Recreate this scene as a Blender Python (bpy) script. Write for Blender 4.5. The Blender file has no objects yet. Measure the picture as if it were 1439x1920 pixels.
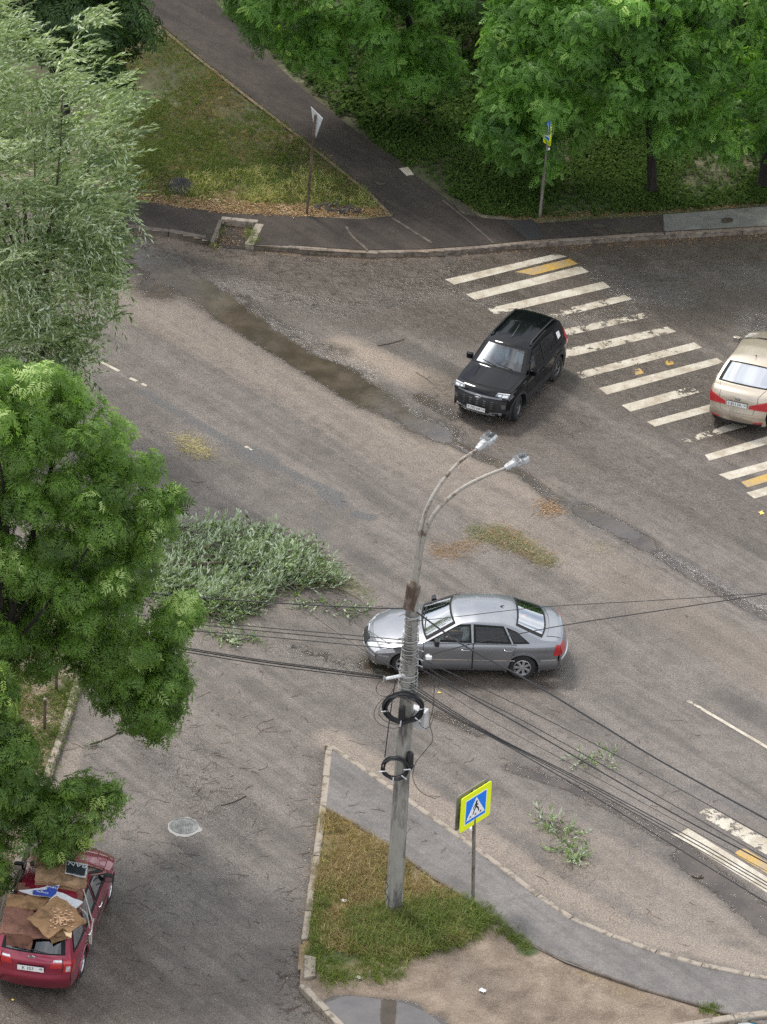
import bpy, bmesh, math, random
import numpy as np
from mathutils import Vector, Matrix

# ---------------------------------------------------------------- camera, world, sun, exposure
random.seed(7); RNG = np.random.default_rng(7)
SC = bpy.context.scene; COL = SC.collection
R = math.radians
PITCH, ROLL, FPX, DIST = R(31.0), R(3.0), 9500.0, 118.75
cam_d = bpy.data.cameras.new('camera'); cam = bpy.data.objects.new('camera', cam_d); COL.objects.link(cam)
SC.camera = cam
cam_d.sensor_fit = 'VERTICAL'; cam_d.sensor_height = 36.0; cam_d.lens = FPX / 1920.0 * 36.0
cam_d.clip_start = 1.0; cam_d.clip_end = 3000.0
FWD = Vector((0, math.cos(PITCH), -math.sin(PITCH)))
UP0 = Vector((0, math.sin(PITCH), math.cos(PITCH))); RT0 = Vector((1, 0, 0))
UP = UP0 * math.cos(ROLL) - RT0 * math.sin(ROLL)
RT = RT0 * math.cos(ROLL) + UP0 * math.sin(ROLL)
CAM = -FWD * DIST
M = Matrix((RT, UP, -FWD)).transposed().to_4x4(); M.translation = CAM
cam.matrix_world = M

def ray(px, py):
    return (FWD * FPX + RT * (px - 719.5) - UP * (py - 960.0)).normalized()
def at(px, py, z=0.0):
    d = ray(px, py); t = (z - CAM.z) / d.z
    return CAM + d * t
def at_y(px, py, Y):
    d = ray(px, py); t = (Y - CAM.y) / d.y
    return CAM + d * t

world = bpy.data.worlds.new('World'); SC.world = world; world.use_nodes = True
wn = world.node_tree; wn.nodes.clear()
SUN_EL, SUN_AZ = R(58), R(-40)      # azimuth measured from +Y towards +X
sky = wn.nodes.new('ShaderNodeTexSky'); sky.sky_type = 'NISHITA'; sky.sun_disc = False
sky.sun_elevation = SUN_EL; sky.sun_rotation = SUN_AZ; sky.dust_density = 2.5; sky.air_density = 1.0; sky.altitude = 150
tc = wn.nodes.new('ShaderNodeTexCoord'); mp = wn.nodes.new('ShaderNodeMapping')
mp.inputs['Scale'].default_value = (1.0, 1.0, 2.2)
nz = wn.nodes.new('ShaderNodeTexNoise'); nz.inputs['Scale'].default_value = 2.6; nz.inputs['Detail'].default_value = 7; nz.inputs['Roughness'].default_value = .58
rmp = wn.nodes.new('ShaderNodeValToRGB'); rmp.color_ramp.elements[0].position = .36; rmp.color_ramp.elements[1].position = .52
nz2 = wn.nodes.new('ShaderNodeTexNoise'); nz2.inputs['Scale'].default_value = 4.0; nz2.inputs['Detail'].default_value = 5
rm2 = wn.nodes.new('ShaderNodeValToRGB')
rm2.color_ramp.elements[0].color = (5.6, 6.0, 6.6, 1); rm2.color_ramp.elements[1].color = (10.5, 10.6, 10.8, 1)
rm2.color_ramp.elements[0].position = .35; rm2.color_ramp.elements[1].position = .65
mixw = wn.nodes.new('ShaderNodeMixRGB'); bg = wn.nodes.new('ShaderNodeBackground'); outw = wn.nodes.new('ShaderNodeOutputWorld')
bg.inputs['Strength'].default_value = 0.098
L = wn.links.new
L(tc.outputs['Generated'], mp.inputs['Vector']); L(mp.outputs['Vector'], nz.inputs['Vector']); L(mp.outputs['Vector'], nz2.inputs['Vector'])
L(nz.outputs['Fac'], rmp.inputs['Fac']); L(nz2.outputs['Fac'], rm2.inputs['Fac'])
L(rmp.outputs['Color'], mixw.inputs['Fac']); L(sky.outputs['Color'], mixw.inputs['Color1']); L(rm2.outputs['Color'], mixw.inputs['Color2'])
L(mixw.outputs['Color'], bg.inputs['Color']); L(bg.outputs['Background'], outw.inputs['Surface'])

sd = bpy.data.lights.new('sun', 'SUN'); sd.energy = 1.5; sd.angle = R(11); sd.color = (1.0, .95, .88)
so = bpy.data.objects.new('sun', sd); COL.objects.link(so)
sdir = Vector((math.sin(SUN_AZ) * math.cos(SUN_EL), math.cos(SUN_AZ) * math.cos(SUN_EL), math.sin(SUN_EL)))
so.rotation_euler = sdir.to_track_quat('Z', 'Y').to_euler(); so.location = (0, 0, 60)

SC.view_settings.view_transform = 'Standard'; SC.view_settings.look = 'None'
SC.view_settings.gamma = 1.0; SC.view_settings.exposure = 0.96
SC.cycles.use_denoising = False
SC.cycles.sample_clamp_indirect = 2.5; SC.cycles.caustics_reflective = False; SC.cycles.caustics_refractive = False
SC.cycles.max_bounces = 8; SC.cycles.transparent_max_bounces = 12

# ---------------------------------------------------------------- materials
def node(nt, t, **kw):
    n = nt.nodes.new(t)
    for k, v in kw.items():
        if k in n.inputs: n.inputs[k].default_value = v
        else: setattr(n, k, v)
    return n
def new_mat(name):
    m = bpy.data.materials.new(name); m.use_nodes = True
    nt = m.node_tree; b = nt.nodes['Principled BSDF']
    return m, nt, b
def ramp(nt, src, p0, p1, c0=(0,0,0,1), c1=(1,1,1,1)):
    r = nt.nodes.new('ShaderNodeValToRGB')
    r.color_ramp.elements[0].position = p0; r.color_ramp.elements[1].position = p1
    r.color_ramp.elements[0].color = c0 if len(c0) == 4 else (*c0, 1)
    r.color_ramp.elements[1].color = c1 if len(c1) == 4 else (*c1, 1)
    nt.links.new(src, r.inputs['Fac']); return r.outputs['Color']
def mix(nt, fac, a, b, mode='MIX'):
    n = nt.nodes.new('ShaderNodeMixRGB'); n.blend_type = mode
    for i, v in ((0, fac), (1, a), (2, b)):
        if isinstance(v, bpy.types.NodeSocket): nt.links.new(v, n.inputs[i])
        elif isinstance(v, (int, float)): n.inputs[i].default_value = v if i == 0 else (v, v, v, 1)
        else: n.inputs[i].default_value = (*v, 1) if len(v) == 3 else v
    return n.outputs['Color']
def math_(nt, op, a, b=0.0, clamp=False):
    n = nt.nodes.new('ShaderNodeMath'); n.operation = op; n.use_clamp = clamp
    for i, v in ((0, a), (1, b)):
        if isinstance(v, bpy.types.NodeSocket): nt.links.new(v, n.inputs[i])
        else: n.inputs[i].default_value = v
    return n.outputs['Value']
def noise(nt, scale, detail=4, rough=.55, vec=None, dist=0.0):
    n = node(nt, 'ShaderNodeTexNoise', Scale=scale, Detail=detail, Roughness=rough, Distortion=dist)
    if vec is not None: nt.links.new(vec, n.inputs['Vector'])
    return n.outputs['Fac']
def objco(nt, scale=(1, 1, 1), rot=(0, 0, 0)):
    g = nt.nodes.new('ShaderNodeNewGeometry'); r_ = nt.nodes.new('ShaderNodeMapping'); m = nt.nodes.new('ShaderNodeMapping')
    r_.inputs['Rotation'].default_value = rot; m.inputs['Scale'].default_value = scale
    nt.links.new(g.outputs['Position'], r_.inputs['Vector']); nt.links.new(r_.outputs['Vector'], m.inputs['Vector']); return m.outputs['Vector']
def bump(nt, b, h, strength=.5, dist=.01):
    n = node(nt, 'ShaderNodeBump', Strength=strength, Distance=dist)
    nt.links.new(h, n.inputs['Height']); nt.links.new(n.outputs['Normal'], b.inputs['Normal'])
def plain(name, col, rough=.6, metal=0.0, spec=.5, var=.12, scale=8.0, coat=0.0, bumpy=0.0):
    m, nt, b = new_mat(name)
    v = node(nt, 'ShaderNodeTexCoord').outputs['Object']
    n = noise(nt, scale, 4, .6, v)
    c = ramp(nt, n, .3, .7, tuple(x * (1 - var) for x in col), tuple(min(1, x * (1 + var)) for x in col))
    nt.links.new(c, b.inputs['Base Color'])
    b.inputs['Roughness'].default_value = rough; b.inputs['Metallic'].default_value = metal
    b.inputs['Specular IOR Level'].default_value = spec
    b.inputs['Coat Weight'].default_value = coat; b.inputs['Coat Roughness'].default_value = .04
    if bumpy: bump(nt, b, noise(nt, scale * 4, 4, .6, v), bumpy, .01)
    return m
def rusty(name, base, rust, amount=.5, scale=6.0, rough=.7, stretch=(1, 1, 1), metal=0.0):
    m, nt, b = new_mat(name)
    t = node(nt, 'ShaderNodeTexCoord').outputs['Object']; mm = nt.nodes.new('ShaderNodeMapping')
    mm.inputs['Scale'].default_value = stretch; nt.links.new(t, mm.inputs['Vector'])
    n = noise(nt, scale, 6, .65, mm.outputs['Vector']); n2 = noise(nt, scale * 5, 3, .6, mm.outputs['Vector'])
    f = ramp(nt, n, .62 - amount * .35, .70 - amount * .25)
    c = mix(nt, f, base, rust); c = mix(nt, math_(nt, 'MULTIPLY', n2, .5), c, tuple(x * .45 for x in rust))
    nt.links.new(c, b.inputs['Base Color']); b.inputs['Roughness'].default_value = rough; b.inputs['Metallic'].default_value = metal
    bump(nt, b, n2, .3, .01); return m

def asphalt(name, dry, dark, masks=True, rough=.5, sand=(.30, .225, .165), patch=(.085, .085, .085), grain=1.0, streak=R(48), wetsheen=.35, tone=1.0, spec=.5):
    """wet asphalt; the colour attribute 'mask' carries R water, G sandy silt, B old patch repairs"""
    m, nt, b = new_mat(name); ln = nt.links.new
    co = objco(nt); st = objco(nt, (.10, 1.5, 1), (0, 0, streak)); st2 = objco(nt, (.16, 6.0, 1), (0, 0, streak))
    fine = noise(nt, 25, 3, .8, co); fin2 = noise(nt, 75, 1, .5, co); big = noise(nt, .55, 5, .6, co); mid = noise(nt, 3.1, 5, .65, co); stn = noise(nt, 1.0, 5, .6, st)
    base = mix(nt, ramp(nt, big, .35, .68), dark, dry)
    base = mix(nt, math_(nt, 'MULTIPLY', ramp(nt, stn, .42, .56), .85), base, mix(nt, .8, base, tuple(x * 1.15 for x in dry))); base = mix(nt, math_(nt, 'MULTIPLY', ramp(nt, noise(nt, 1.0, 4, .6, st2), .47, .62), .26), base, tuple(x * .7 for x in dark))
    base = mix(nt, math_(nt, 'MULTIPLY', ramp(nt, mid, .45, .62), .35), base, tuple(x * .6 for x in dark))
    if masks:
        at_ = node(nt, 'ShaderNodeAttribute', attribute_name='mask'); sp = nt.nodes.new('ShaderNodeSeparateColor'); ln(at_.outputs['Color'], sp.inputs['Color'])
        edge = math_(nt, 'MULTIPLY', math_(nt, 'SUBTRACT', noise(nt, 4.2, 6, .7, co), .5), .75)
        edge2 = math_(nt, 'MULTIPLY', math_(nt, 'SUBTRACT', noise(nt, 30, 3, .7, co), .5), .45)
        g = ramp(nt, math_(nt, 'ADD', math_(nt, 'ADD', sp.outputs['Green'], edge), edge2), .25, .85)
        bl = ramp(nt, math_(nt, 'ADD', sp.outputs['Blue'], edge), .35, .62)
        w = ramp(nt, math_(nt, 'ADD', math_(nt, 'ADD', sp.outputs['Red'], edge), math_(nt, 'MULTIPLY', edge2, .6)), .47, .56)
        shn = ramp(nt, math_(nt, 'ADD', at_.outputs['Alpha'], math_(nt, 'MULTIPLY', edge, 1.3)), .25, .75)
        damp = ramp(nt, math_(nt, 'ADD', sp.outputs['Red'], edge), .10, .50)
        base = mix(nt, math_(nt, 'MULTIPLY', g, .8), base, sand)
        base = mix(nt, math_(nt, 'MULTIPLY', bl, .85), base, patch)
        base = mix(nt, math_(nt, 'MULTIPLY', damp, .74), base, (.060, .047, .035))
        wcol = mix(nt, ramp(nt, noise(nt, 1.3, 3, .6, co), .4, .65), (.055, .043, .032), (.095, .076, .057))
    # aggregate
    sp1 = ramp(nt, fine, .36, .68, (.50, .50, .51), (1.48, 1.44, 1.40)); sp2 = ramp(nt, fin2, .3, .75, (.70, .70, .70), (1.3, 1.3, 1.3))
    base = mix(nt, grain, base, mix(nt, 1.0, base, sp1, 'MULTIPLY')); base = mix(nt, grain, base, mix(nt, 1.0, base, sp2, 'MULTIPLY'))
    vor = node(nt, 'ShaderNodeTexVoronoi', Scale=7.0); ln(co, vor.inputs['Vector'])
    base = mix(nt, math_(nt, 'MULTIPLY', ramp(nt, vor.outputs['Distance'], .03, .06, (1, 1, 1), (0, 0, 0)), .35), base, (.42, .38, .33))
    rr = math_(nt, 'ADD', math_(nt, 'MULTIPLY', big, -wetsheen), rough + wetsheen * .5)
    hgt = math_(nt, 'ADD', fine, math_(nt, 'MULTIPLY', fin2, .5))
    if masks:
        base = mix(nt, w, base, wcol)
        rr = mix(nt, damp, rr, .28); rr = mix(nt, w, rr, .06); ln(mix(nt, shn, mix(nt, w, .5, .55), 1.0), b.inputs['Specular IOR Level'])
        hgt = mix(nt, shn, hgt, math_(nt, 'MULTIPLY', noise(nt, 5.5, 5, .72, co, 1.2), 7.0)); rr = mix(nt, math_(nt, 'MULTIPLY', shn, .8), rr, .16)
        rip = noise(nt, 9, 3, .6, objco(nt, (1, 1.0, 1), (0, 0, R(-35))), .8)
        hgt = mix(nt, math_(nt, 'MULTIPLY', damp, .7), hgt, math_(nt, 'MULTIPLY', noise(nt, 11, 4, .7, co, .6), 2.4)); hgt = mix(nt, w, hgt, math_(nt, 'MULTIPLY', rip, .16))
    if tone != 1.0: base = mix(nt, 1.0, base, (tone, tone, tone), 'MULTIPLY')
    ln(base, b.inputs['Base Color']); ln(rr, b.inputs['Roughness'])
    if not masks: b.inputs['Specular IOR Level'].default_value = spec
    bump(nt, b, hgt, .8, .018)
    return m
def soil(name):
    """mask R green grass, G dry straw, B bare brown"""
    m, nt, b = new_mat(name); ln = nt.links.new; co = objco(nt)
    at_ = node(nt, 'ShaderNodeAttribute', attribute_name='mask'); sp = nt.nodes.new('ShaderNodeSeparateColor'); ln(at_.outputs['Color'], sp.inputs['Color'])
    e = math_(nt, 'MULTIPLY', math_(nt, 'SUBTRACT', noise(nt, 5, 6, .7, co), .5), .8)
    f = noise(nt, 40, 3, .75, co)
    brown = mix(nt, ramp(nt, noise(nt, 2.2, 5, .6, co), .35, .65), (.17, .128, .094), (.30, .235, .18))
    straw = mix(nt, f, (.13, .095, .045), (.34, .25, .13)); green = mix(nt, f, (.035, .055, .016), (.10, .13, .045))
    c = brown
    c = mix(nt, ramp(nt, math_(nt, 'ADD', sp.outputs['Green'], e), .3, .7), c, straw)
    c = mix(nt, ramp(nt, math_(nt, 'ADD', sp.outputs['Red'], e), .3, .6), c, green)
    c = mix(nt, 1.0, c, ramp(nt, f, .35, .7, (.6, .6, .6), (1.4, 1.38, 1.35)), 'MULTIPLY')
    w = ramp(nt, math_(nt, 'ADD', sp.outputs['Blue'], math_(nt, 'MULTIPLY', e, .35)), .48, .55)
    c = mix(nt, ramp(nt, math_(nt, 'ADD', sp.outputs['Blue'], e), .1, .45), c, mix(nt, .4, c, (.05, .04, .03)))
    c = mix(nt, w, c, (.075, .064, .052))
    ln(c, b.inputs['Base Color']); ln(mix(nt, w, .85, .03), b.inputs['Roughness'])
    bump(nt, b, mix(nt, w, math_(nt, 'ADD', f, noise(nt, 8, 4, .6, co)), 0.0), .9, .03); return m
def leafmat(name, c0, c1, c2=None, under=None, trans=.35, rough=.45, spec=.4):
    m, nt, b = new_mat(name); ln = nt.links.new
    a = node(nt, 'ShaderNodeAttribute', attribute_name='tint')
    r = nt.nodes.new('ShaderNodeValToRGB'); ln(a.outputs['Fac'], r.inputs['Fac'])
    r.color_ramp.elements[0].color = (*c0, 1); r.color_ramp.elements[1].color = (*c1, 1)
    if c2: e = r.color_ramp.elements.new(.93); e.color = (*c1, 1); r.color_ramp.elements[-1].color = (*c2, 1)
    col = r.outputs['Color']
    if under:
        g = nt.nodes.new('ShaderNodeNewGeometry'); col = mix(nt, g.outputs['Backfacing'], col, under)
    ln(col, b.inputs['Base Color']); b.inputs['Roughness'].default_value = rough; b.inputs['Specular IOR Level'].default_value = spec
    t = nt.nodes.new('ShaderNodeBsdfTranslucent'); ln(mix(nt, 1.0, col, (1.3, 1.5, .6), 'MULTIPLY'), t.inputs['Color'])
    mx = nt.nodes.new('ShaderNodeMixShader'); mx.inputs[0].default_value = trans
    ln(b.outputs[0], mx.inputs[1]); ln(t.outputs[0], mx.inputs[2]); ln(mx.outputs[0], nt.nodes['Material Output'].inputs['Surface'])
    return m
def carpaint(name, col, metal=.5, flake=.1, dirt=.25, coat=1.0, spec=.35):
    m, nt, b = new_mat(name); v = node(nt, 'ShaderNodeTexCoord').outputs['Object']
    sp = nt.nodes.new('ShaderNodeSeparateXYZ'); nt.links.new(v, sp.inputs[0])
    low = ramp(nt, math_(nt, 'ADD', sp.outputs['Z'], math_(nt, 'MULTIPLY', noise(nt, 5, 5, .7, v), .35)), .35, .85, (1, 1, 1), (0, 0, 0))
    c = mix(nt, math_(nt, 'MULTIPLY', low, dirt), col, (.10, .085, .07))
    c = mix(nt, math_(nt, 'MULTIPLY', noise(nt, 60, 2, .5, v), flake), c, tuple(min(1, x * 1.6) for x in col))
    nt.links.new(c, b.inputs['Base Color']); b.inputs['Metallic'].default_value = metal
    nt.links.new(math_(nt, 'ADD', math_(nt, 'MULTIPLY', noise(nt, 14, 4, .7, v), .12), .26), b.inputs['Roughness'])
    b.inputs['Specular IOR Level'].default_value = spec; b.inputs['Coat Weight'].default_value = coat; nt.links.new(math_(nt, 'ADD', math_(nt, 'MULTIPLY', low, .3), .03), b.inputs['Coat Roughness'])
    return m
def glassmat(name, tint=(.45, .5, .5), refl=1.0):
    m, nt, b = new_mat(name); nt.nodes.remove(b); ln = nt.links.new
    t = node(nt, 'ShaderNodeBsdfTransparent', Color=(*tint, 1)); g = node(nt, 'ShaderNodeBsdfGlossy', Color=(.95, .97, 1, 1), Roughness=.02)
    fr = node(nt, 'ShaderNodeFresnel', IOR=1.65); mx = nt.nodes.new('ShaderNodeMixShader')
    v = node(nt, 'ShaderNodeTexCoord').outputs['Object']
    ln(math_(nt, 'MULTIPLY', fr.outputs[0], refl, True), mx.inputs[0]); ln(t.outputs[0], mx.inputs[1]); ln(g.outputs[0], mx.inputs[2])
    # thin film of dust and water drops
    d = node(nt, 'ShaderNodeBsdfDiffuse', Color=(.5, .5, .5, 1)); m2 = nt.nodes.new('ShaderNodeMixShader')
    ln(math_(nt, 'MULTIPLY', ramp(nt, noise(nt, 30, 3, .7, v),   .45, .8), .02), m2.inputs[0]); ln(mx.outputs[0], m2.inputs[1]); ln(d.outputs[0], m2.inputs[2])
    ln(m2.outputs[0], nt.nodes['Material Output'].inputs['Surface']); return m
def paintmark(name, col, wear=.45, under=(.14, .12, .10)):
    """worn thermoplastic marking: chips are cut away, the asphalt shows through"""
    m, nt, b = new_mat(name); ln = nt.links.new; co = objco(nt)
    at_ = node(nt, 'ShaderNodeAttribute', attribute_name='wear')
    n = noise(nt, 3.5, 7, .72, co); n2 = noise(nt, 26, 4, .7, co)
    c = mix(nt, ramp(nt, n2, .35, .7), col, tuple(x * .58 for x in col)); c = mix(nt, math_(nt, 'MULTIPLY', ramp(nt, noise(nt, 2.2, 5, .7, co), .40, .62), .8), c, (.30, .245, .175))
    ln(c, b.inputs['Base Color']); b.inputs['Roughness'].default_value = .45
    s = math_(nt, 'ADD', math_(nt, 'MULTIPLY', math_(nt, 'SUBTRACT', n, .5), 1.4), math_(nt, 'MULTIPLY', math_(nt, 'SUBTRACT', n2, .5), .5))
    al = ramp(nt, math_(nt, 'SUBTRACT', math_(nt, 'ADD', s, .62), at_.outputs['Fac']), -.0, .03)
    ln(al, b.inputs['Alpha']); bump(nt, b, n2, .4, .006); return m

# ---------------------------------------------------------------- object helpers
def tag(o, label=None, cat=None, group=None, kind=None):
    if label: o['label'] = label
    if cat: o['category'] = cat
    if group: o['group'] = group
    if kind: o['kind'] = kind
    return o
def link(name, me, parent=None):
    o = bpy.data.objects.new(name, me); COL.objects.link(o)
    if parent is not None: o.parent = parent
    return o
def empty(name, loc=(0, 0, 0), rz=0, label=None, cat=None, group=None):
    o = link(name, None); o.location = loc; o.rotation_euler = (0, 0, rz); o.empty_display_size = .2
    return tag(o, label, cat, group)
def np_mesh(name, verts, faces, mats, tint=None, parent=None, smooth=False, mi=None, colors=None, wear=None):
    verts = np.asarray(verts, dtype=np.float32); me = bpy.data.meshes.new(name)
    if isinstance(faces, np.ndarray):
        nf, k = faces.shape
        me.vertices.add(len(verts)); me.vertices.foreach_set('co', verts.ravel())
        me.loops.add(nf * k); me.loops.foreach_set('vertex_index', faces.astype(np.int32).ravel())
        me.polygons.add(nf); me.polygons.foreach_set('loop_start', np.arange(nf, dtype=np.int32) * k)
        try: me.polygons.foreach_set('loop_total', np.full(nf, k, dtype=np.int32))
        except Exception: pass
        me.update(calc_edges=True)
    else:
        me.from_pydata([tuple(map(float, v)) for v in verts], [], [tuple(map(int, f)) for f in faces]); me.update()
    for m in (mats if isinstance(mats, (list, tuple)) else [mats]): me.materials.append(m)
    if mi is not None: me.polygons.foreach_set('material_index', np.asarray(mi, dtype=np.int32))
    if tint is not None:
        a = me.attributes.new('tint', 'FLOAT', 'POINT'); a.data.foreach_set('value', np.asarray(tint, dtype=np.float32))
    if wear is not None:
        a = me.attributes.new('wear', 'FLOAT', 'POINT'); a.data.foreach_set('value', np.asarray(wear, dtype=np.float32))
    if colors is not None:
        a = me.attributes.new('mask', 'FLOAT_COLOR', 'POINT'); c = np.zeros((len(verts), 4), dtype=np.float32); c[:, :colors.shape[1]] = colors; a.data.foreach_set('color', c.ravel())
    if smooth: me.polygons.foreach_set('use_smooth', np.ones(len(me.polygons), dtype=bool))
    me.update()
    return link(name, me, parent)

class MB:
    """collects simple shapes into one mesh"""
    def __init__(s): s.v = []; s.f = []; s.m = []
    def add(s, vs, fs, mi=0):
        k = len(s.v); s.v += [tuple(v) for v in vs]; s.f += [tuple(i + k for i in f) for f in fs]; s.m += [mi] * len(fs); return s
    def box(s, c, d, rot=None, mi=0):
        c = Vector(c); vs = []
        for x in (-.5, .5):
            for y in (-.5, .5):
                for z in (-.5, .5):
                    p = Vector((x * d[0], y * d[1], z * d[2]))
                    if rot is not None: p = rot @ p
                    vs.append(c + p)
        return s.add(vs, [(0, 1, 3, 2), (4, 6, 7, 5), (0, 4, 5, 1), (2, 3, 7, 6), (0, 2, 6, 4), (1, 5, 7, 3)], mi)
    def tube(s, pts, rad, n=8, mi=0, cap=True):
        pts = [Vector(p) for p in pts]; m = len(pts)
        if not isinstance(rad, (list, tuple, np.ndarray)): rad = [rad] * m
        vs = []; prev = None
        for i, p in enumerate(pts):
            t = (pts[min(i + 1, m - 1)] - pts[max(i - 1, 0)]).normalized()
            if prev is None:
                a = t.cross(Vector((0, 0, 1)) if abs(t.z) < .9 else Vector((1, 0, 0))).normalized()
            else:
                a = (prev - t * prev.dot(t)).normalized()
            prev = a; b = t.cross(a)
            for k in range(n):
                th = 2 * math.pi * k / n; vs.append(p + (a * math.cos(th) + b * math.sin(th)) * rad[i])
        fs = [(i * n + k, i * n + (k + 1) % n, (i + 1) * n + (k + 1) % n, (i + 1) * n + k) for i in range(m - 1) for k in range(n)]
        if cap: fs += [tuple(range(n))[::-1], tuple((m - 1) * n + k for k in range(n))]
        return s.add(vs, fs, mi)
    def lathe(s, prof, n=24, axis='z', c=(0, 0, 0), mi=0):
        vs = []
        for r, h in prof:
            for k in range(n):
                th = 2 * math.pi * k / n; x, y = r * math.cos(th), r * math.sin(th)
                vs.append({'z': (x, y, h), 'y': (x, h, y), 'x': (h, x, y)}[axis])
        vs = [Vector(v) + Vector(c) for v in vs]; m = len(prof)
        return s.add(vs, [(i * n + k, i * n + (k + 1) % n, (i + 1) * n + (k + 1) % n, (i + 1) * n + k) for i in range(m - 1) for k in range(n)], mi)
    def prism(s, poly, h0, h1, mi=0):
        n = len(poly); vs = [(p[0], p[1], (p[2] if len(p) > 2 else 0) + h0) for p in poly] + [(p[0], p[1], (p[2] if len(p) > 2 else 0) + h1) for p in poly]
        return s.add(vs, [tuple(range(n))[::-1], tuple(range(n, 2 * n))] + [(i, (i + 1) % n, n + (i + 1) % n, n + i) for i in range(n)], mi)
    def build(s, name, mats, parent=None, smooth=False, bevel=0):
        me = bpy.data.meshes.new(name); me.from_pydata(s.v, [], s.f)
        for m in (mats if isinstance(mats, (list, tuple)) else [mats]): me.materials.append(m)
        me.polygons.foreach_set('material_index', s.m)
        me.update()
        bm = bmesh.new(); bm.from_mesh(me); bmesh.ops.recalc_face_normals(bm, faces=bm.faces); bm.to_mesh(me); bm.free()
        if smooth: me.polygons.foreach_set('use_smooth', [True] * len(me.polygons)); me.set_sharp_from_angle(angle=R(38))
        o = link(name, me, parent)
        if bevel:
            b = o.modifiers.new('bevel', 'BEVEL'); b.width = bevel; b.segments = 2; b.limit_method = 'ANGLE'
        return o
def smooth_pts(pts, k=4):
    """Catmull-Rom through points"""
    P = [Vector(p) for p in pts]; out = []
    for i in range(len(P) - 1):
        p0, p1, p2, p3 = P[max(i - 1, 0)], P[i], P[i + 1], P[min(i + 2, len(P) - 1)]
        for j in range(k):
            t = j / k
            out.append(.5 * ((2 * p1) + (p2 - p0) * t + (2 * p0 - 5 * p1 + 4 * p2 - p3) * t * t + (3 * p1 - p0 - 3 * p2 + p3) * t ** 3))
    out.append(P[-1]); return out
def inside(poly, X, Y):
    r = np.zeros(X.shape, bool); n = len(poly)
    for i in range(n):
        x0, y0 = poly[i][:2]; x1, y1 = poly[(i + 1) % n][:2]
        if y0 == y1: continue
        r ^= ((Y < y0) != (Y < y1)) & (X < (x1 - x0) * (Y - y0) / (y1 - y0) + x0)
    return r
def dist_line(pts, X, Y, closed=False):
    d = np.full(X.shape, 1e9)
    n = len(pts)
    for i in range(n if closed else n - 1):
        x0, y0 = pts[i][:2]; x1, y1 = pts[(i + 1) % n][:2]; dx, dy = x1 - x0, y1 - y0
        t = np.clip(((X - x0) * dx + (Y - y0) * dy) / max(dx * dx + dy * dy, 1e-9), 0, 1)
        d = np.minimum(d, np.hypot(X - x0 - t * dx, Y - y0 - t * dy))
    return d
def W(pts, z=0.0):
    return [at(p[0], p[1], z) for p in pts]
def sheet(name, poly, z, mat, res=.1, maskfn=None, height=None, kind='structure'):
    """a fine grid clipped to a world polygon, with painted wear masks"""
    xs = [p[0] for p in poly]; ys = [p[1] for p in poly]
    x = np.arange(min(xs), max(xs) + res, res); y = np.arange(min(ys), max(ys) + res, res)
    X, Y = np.meshgrid(x, y); nx, ny = len(x), len(y)
    cx, cy = X[:-1, :-1] + res / 2, Y[:-1, :-1] + res / 2
    keep = inside(poly, cx, cy)
    I = np.arange(nx * ny).reshape(ny, nx)
    F = np.stack([I[:-1, :-1], I[:-1, 1:], I[1:, 1:], I[1:, :-1]], -1)[keep]
    used = np.unique(F); remap = np.full(nx * ny, -1); remap[used] = np.arange(len(used)); F = remap[F]
    X, Y = X.ravel()[used], Y.ravel()[used]; Z = np.full(X.shape, z)
    if height is not None: Z = Z + height(X, Y)
    C = maskfn(X, Y) if maskfn else np.zeros((len(X), 3))
    o = np_mesh(name, np.stack([X, Y, Z], 1), F, mat, colors=C)
    return tag(o, kind=kind)
def flat(name, poly, z, mat, kind='structure', thick=0.0, label=None, cat=None):
    """a filled polygon with the given outline, optionally with side faces down to z - thick"""
    b = MB(); n = len(poly)
    if thick: b.prism([(p[0], p[1], 0) for p in poly], z - thick, z)
    else: b.add([(p[0], p[1], z) for p in poly], [tuple(range(n))])
    o = b.build(name, mat); bm = bmesh.new(); bm.from_mesh(o.data); bmesh.ops.triangulate(bm, faces=[f for f in bm.faces if len(f.verts) > 4]); bm.to_mesh(o.data); bm.free()
    return tag(o, label, cat, kind=kind)
def jitter(poly, step=.35, amp=.05, closed=True):
    out = []; n = len(poly)
    for i in range(n if closed else n - 1):
        a, b = Vector(poly[i][:2]), Vector(poly[(i + 1) % n][:2]); k = max(1, int((b - a).length / step))
        for j in range(k):
            p = a.lerp(b, j / k)
            if j: p += Vector((random.uniform(-amp, amp), random.uniform(-amp, amp)))
            out.append((p.x, p.y))
    if not closed: out.append(tuple(poly[-1][:2]))
    return out
def offset_line(pts, d):
    P = [Vector(p[:2]) for p in pts]; out = []
    for i, p in enumerate(P):
        t = (P[min(i + 1, len(P) - 1)] - P[max(i - 1, 0)]).normalized(); out.append(p + Vector((-t.y, t.x)) * d)
    return out
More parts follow.
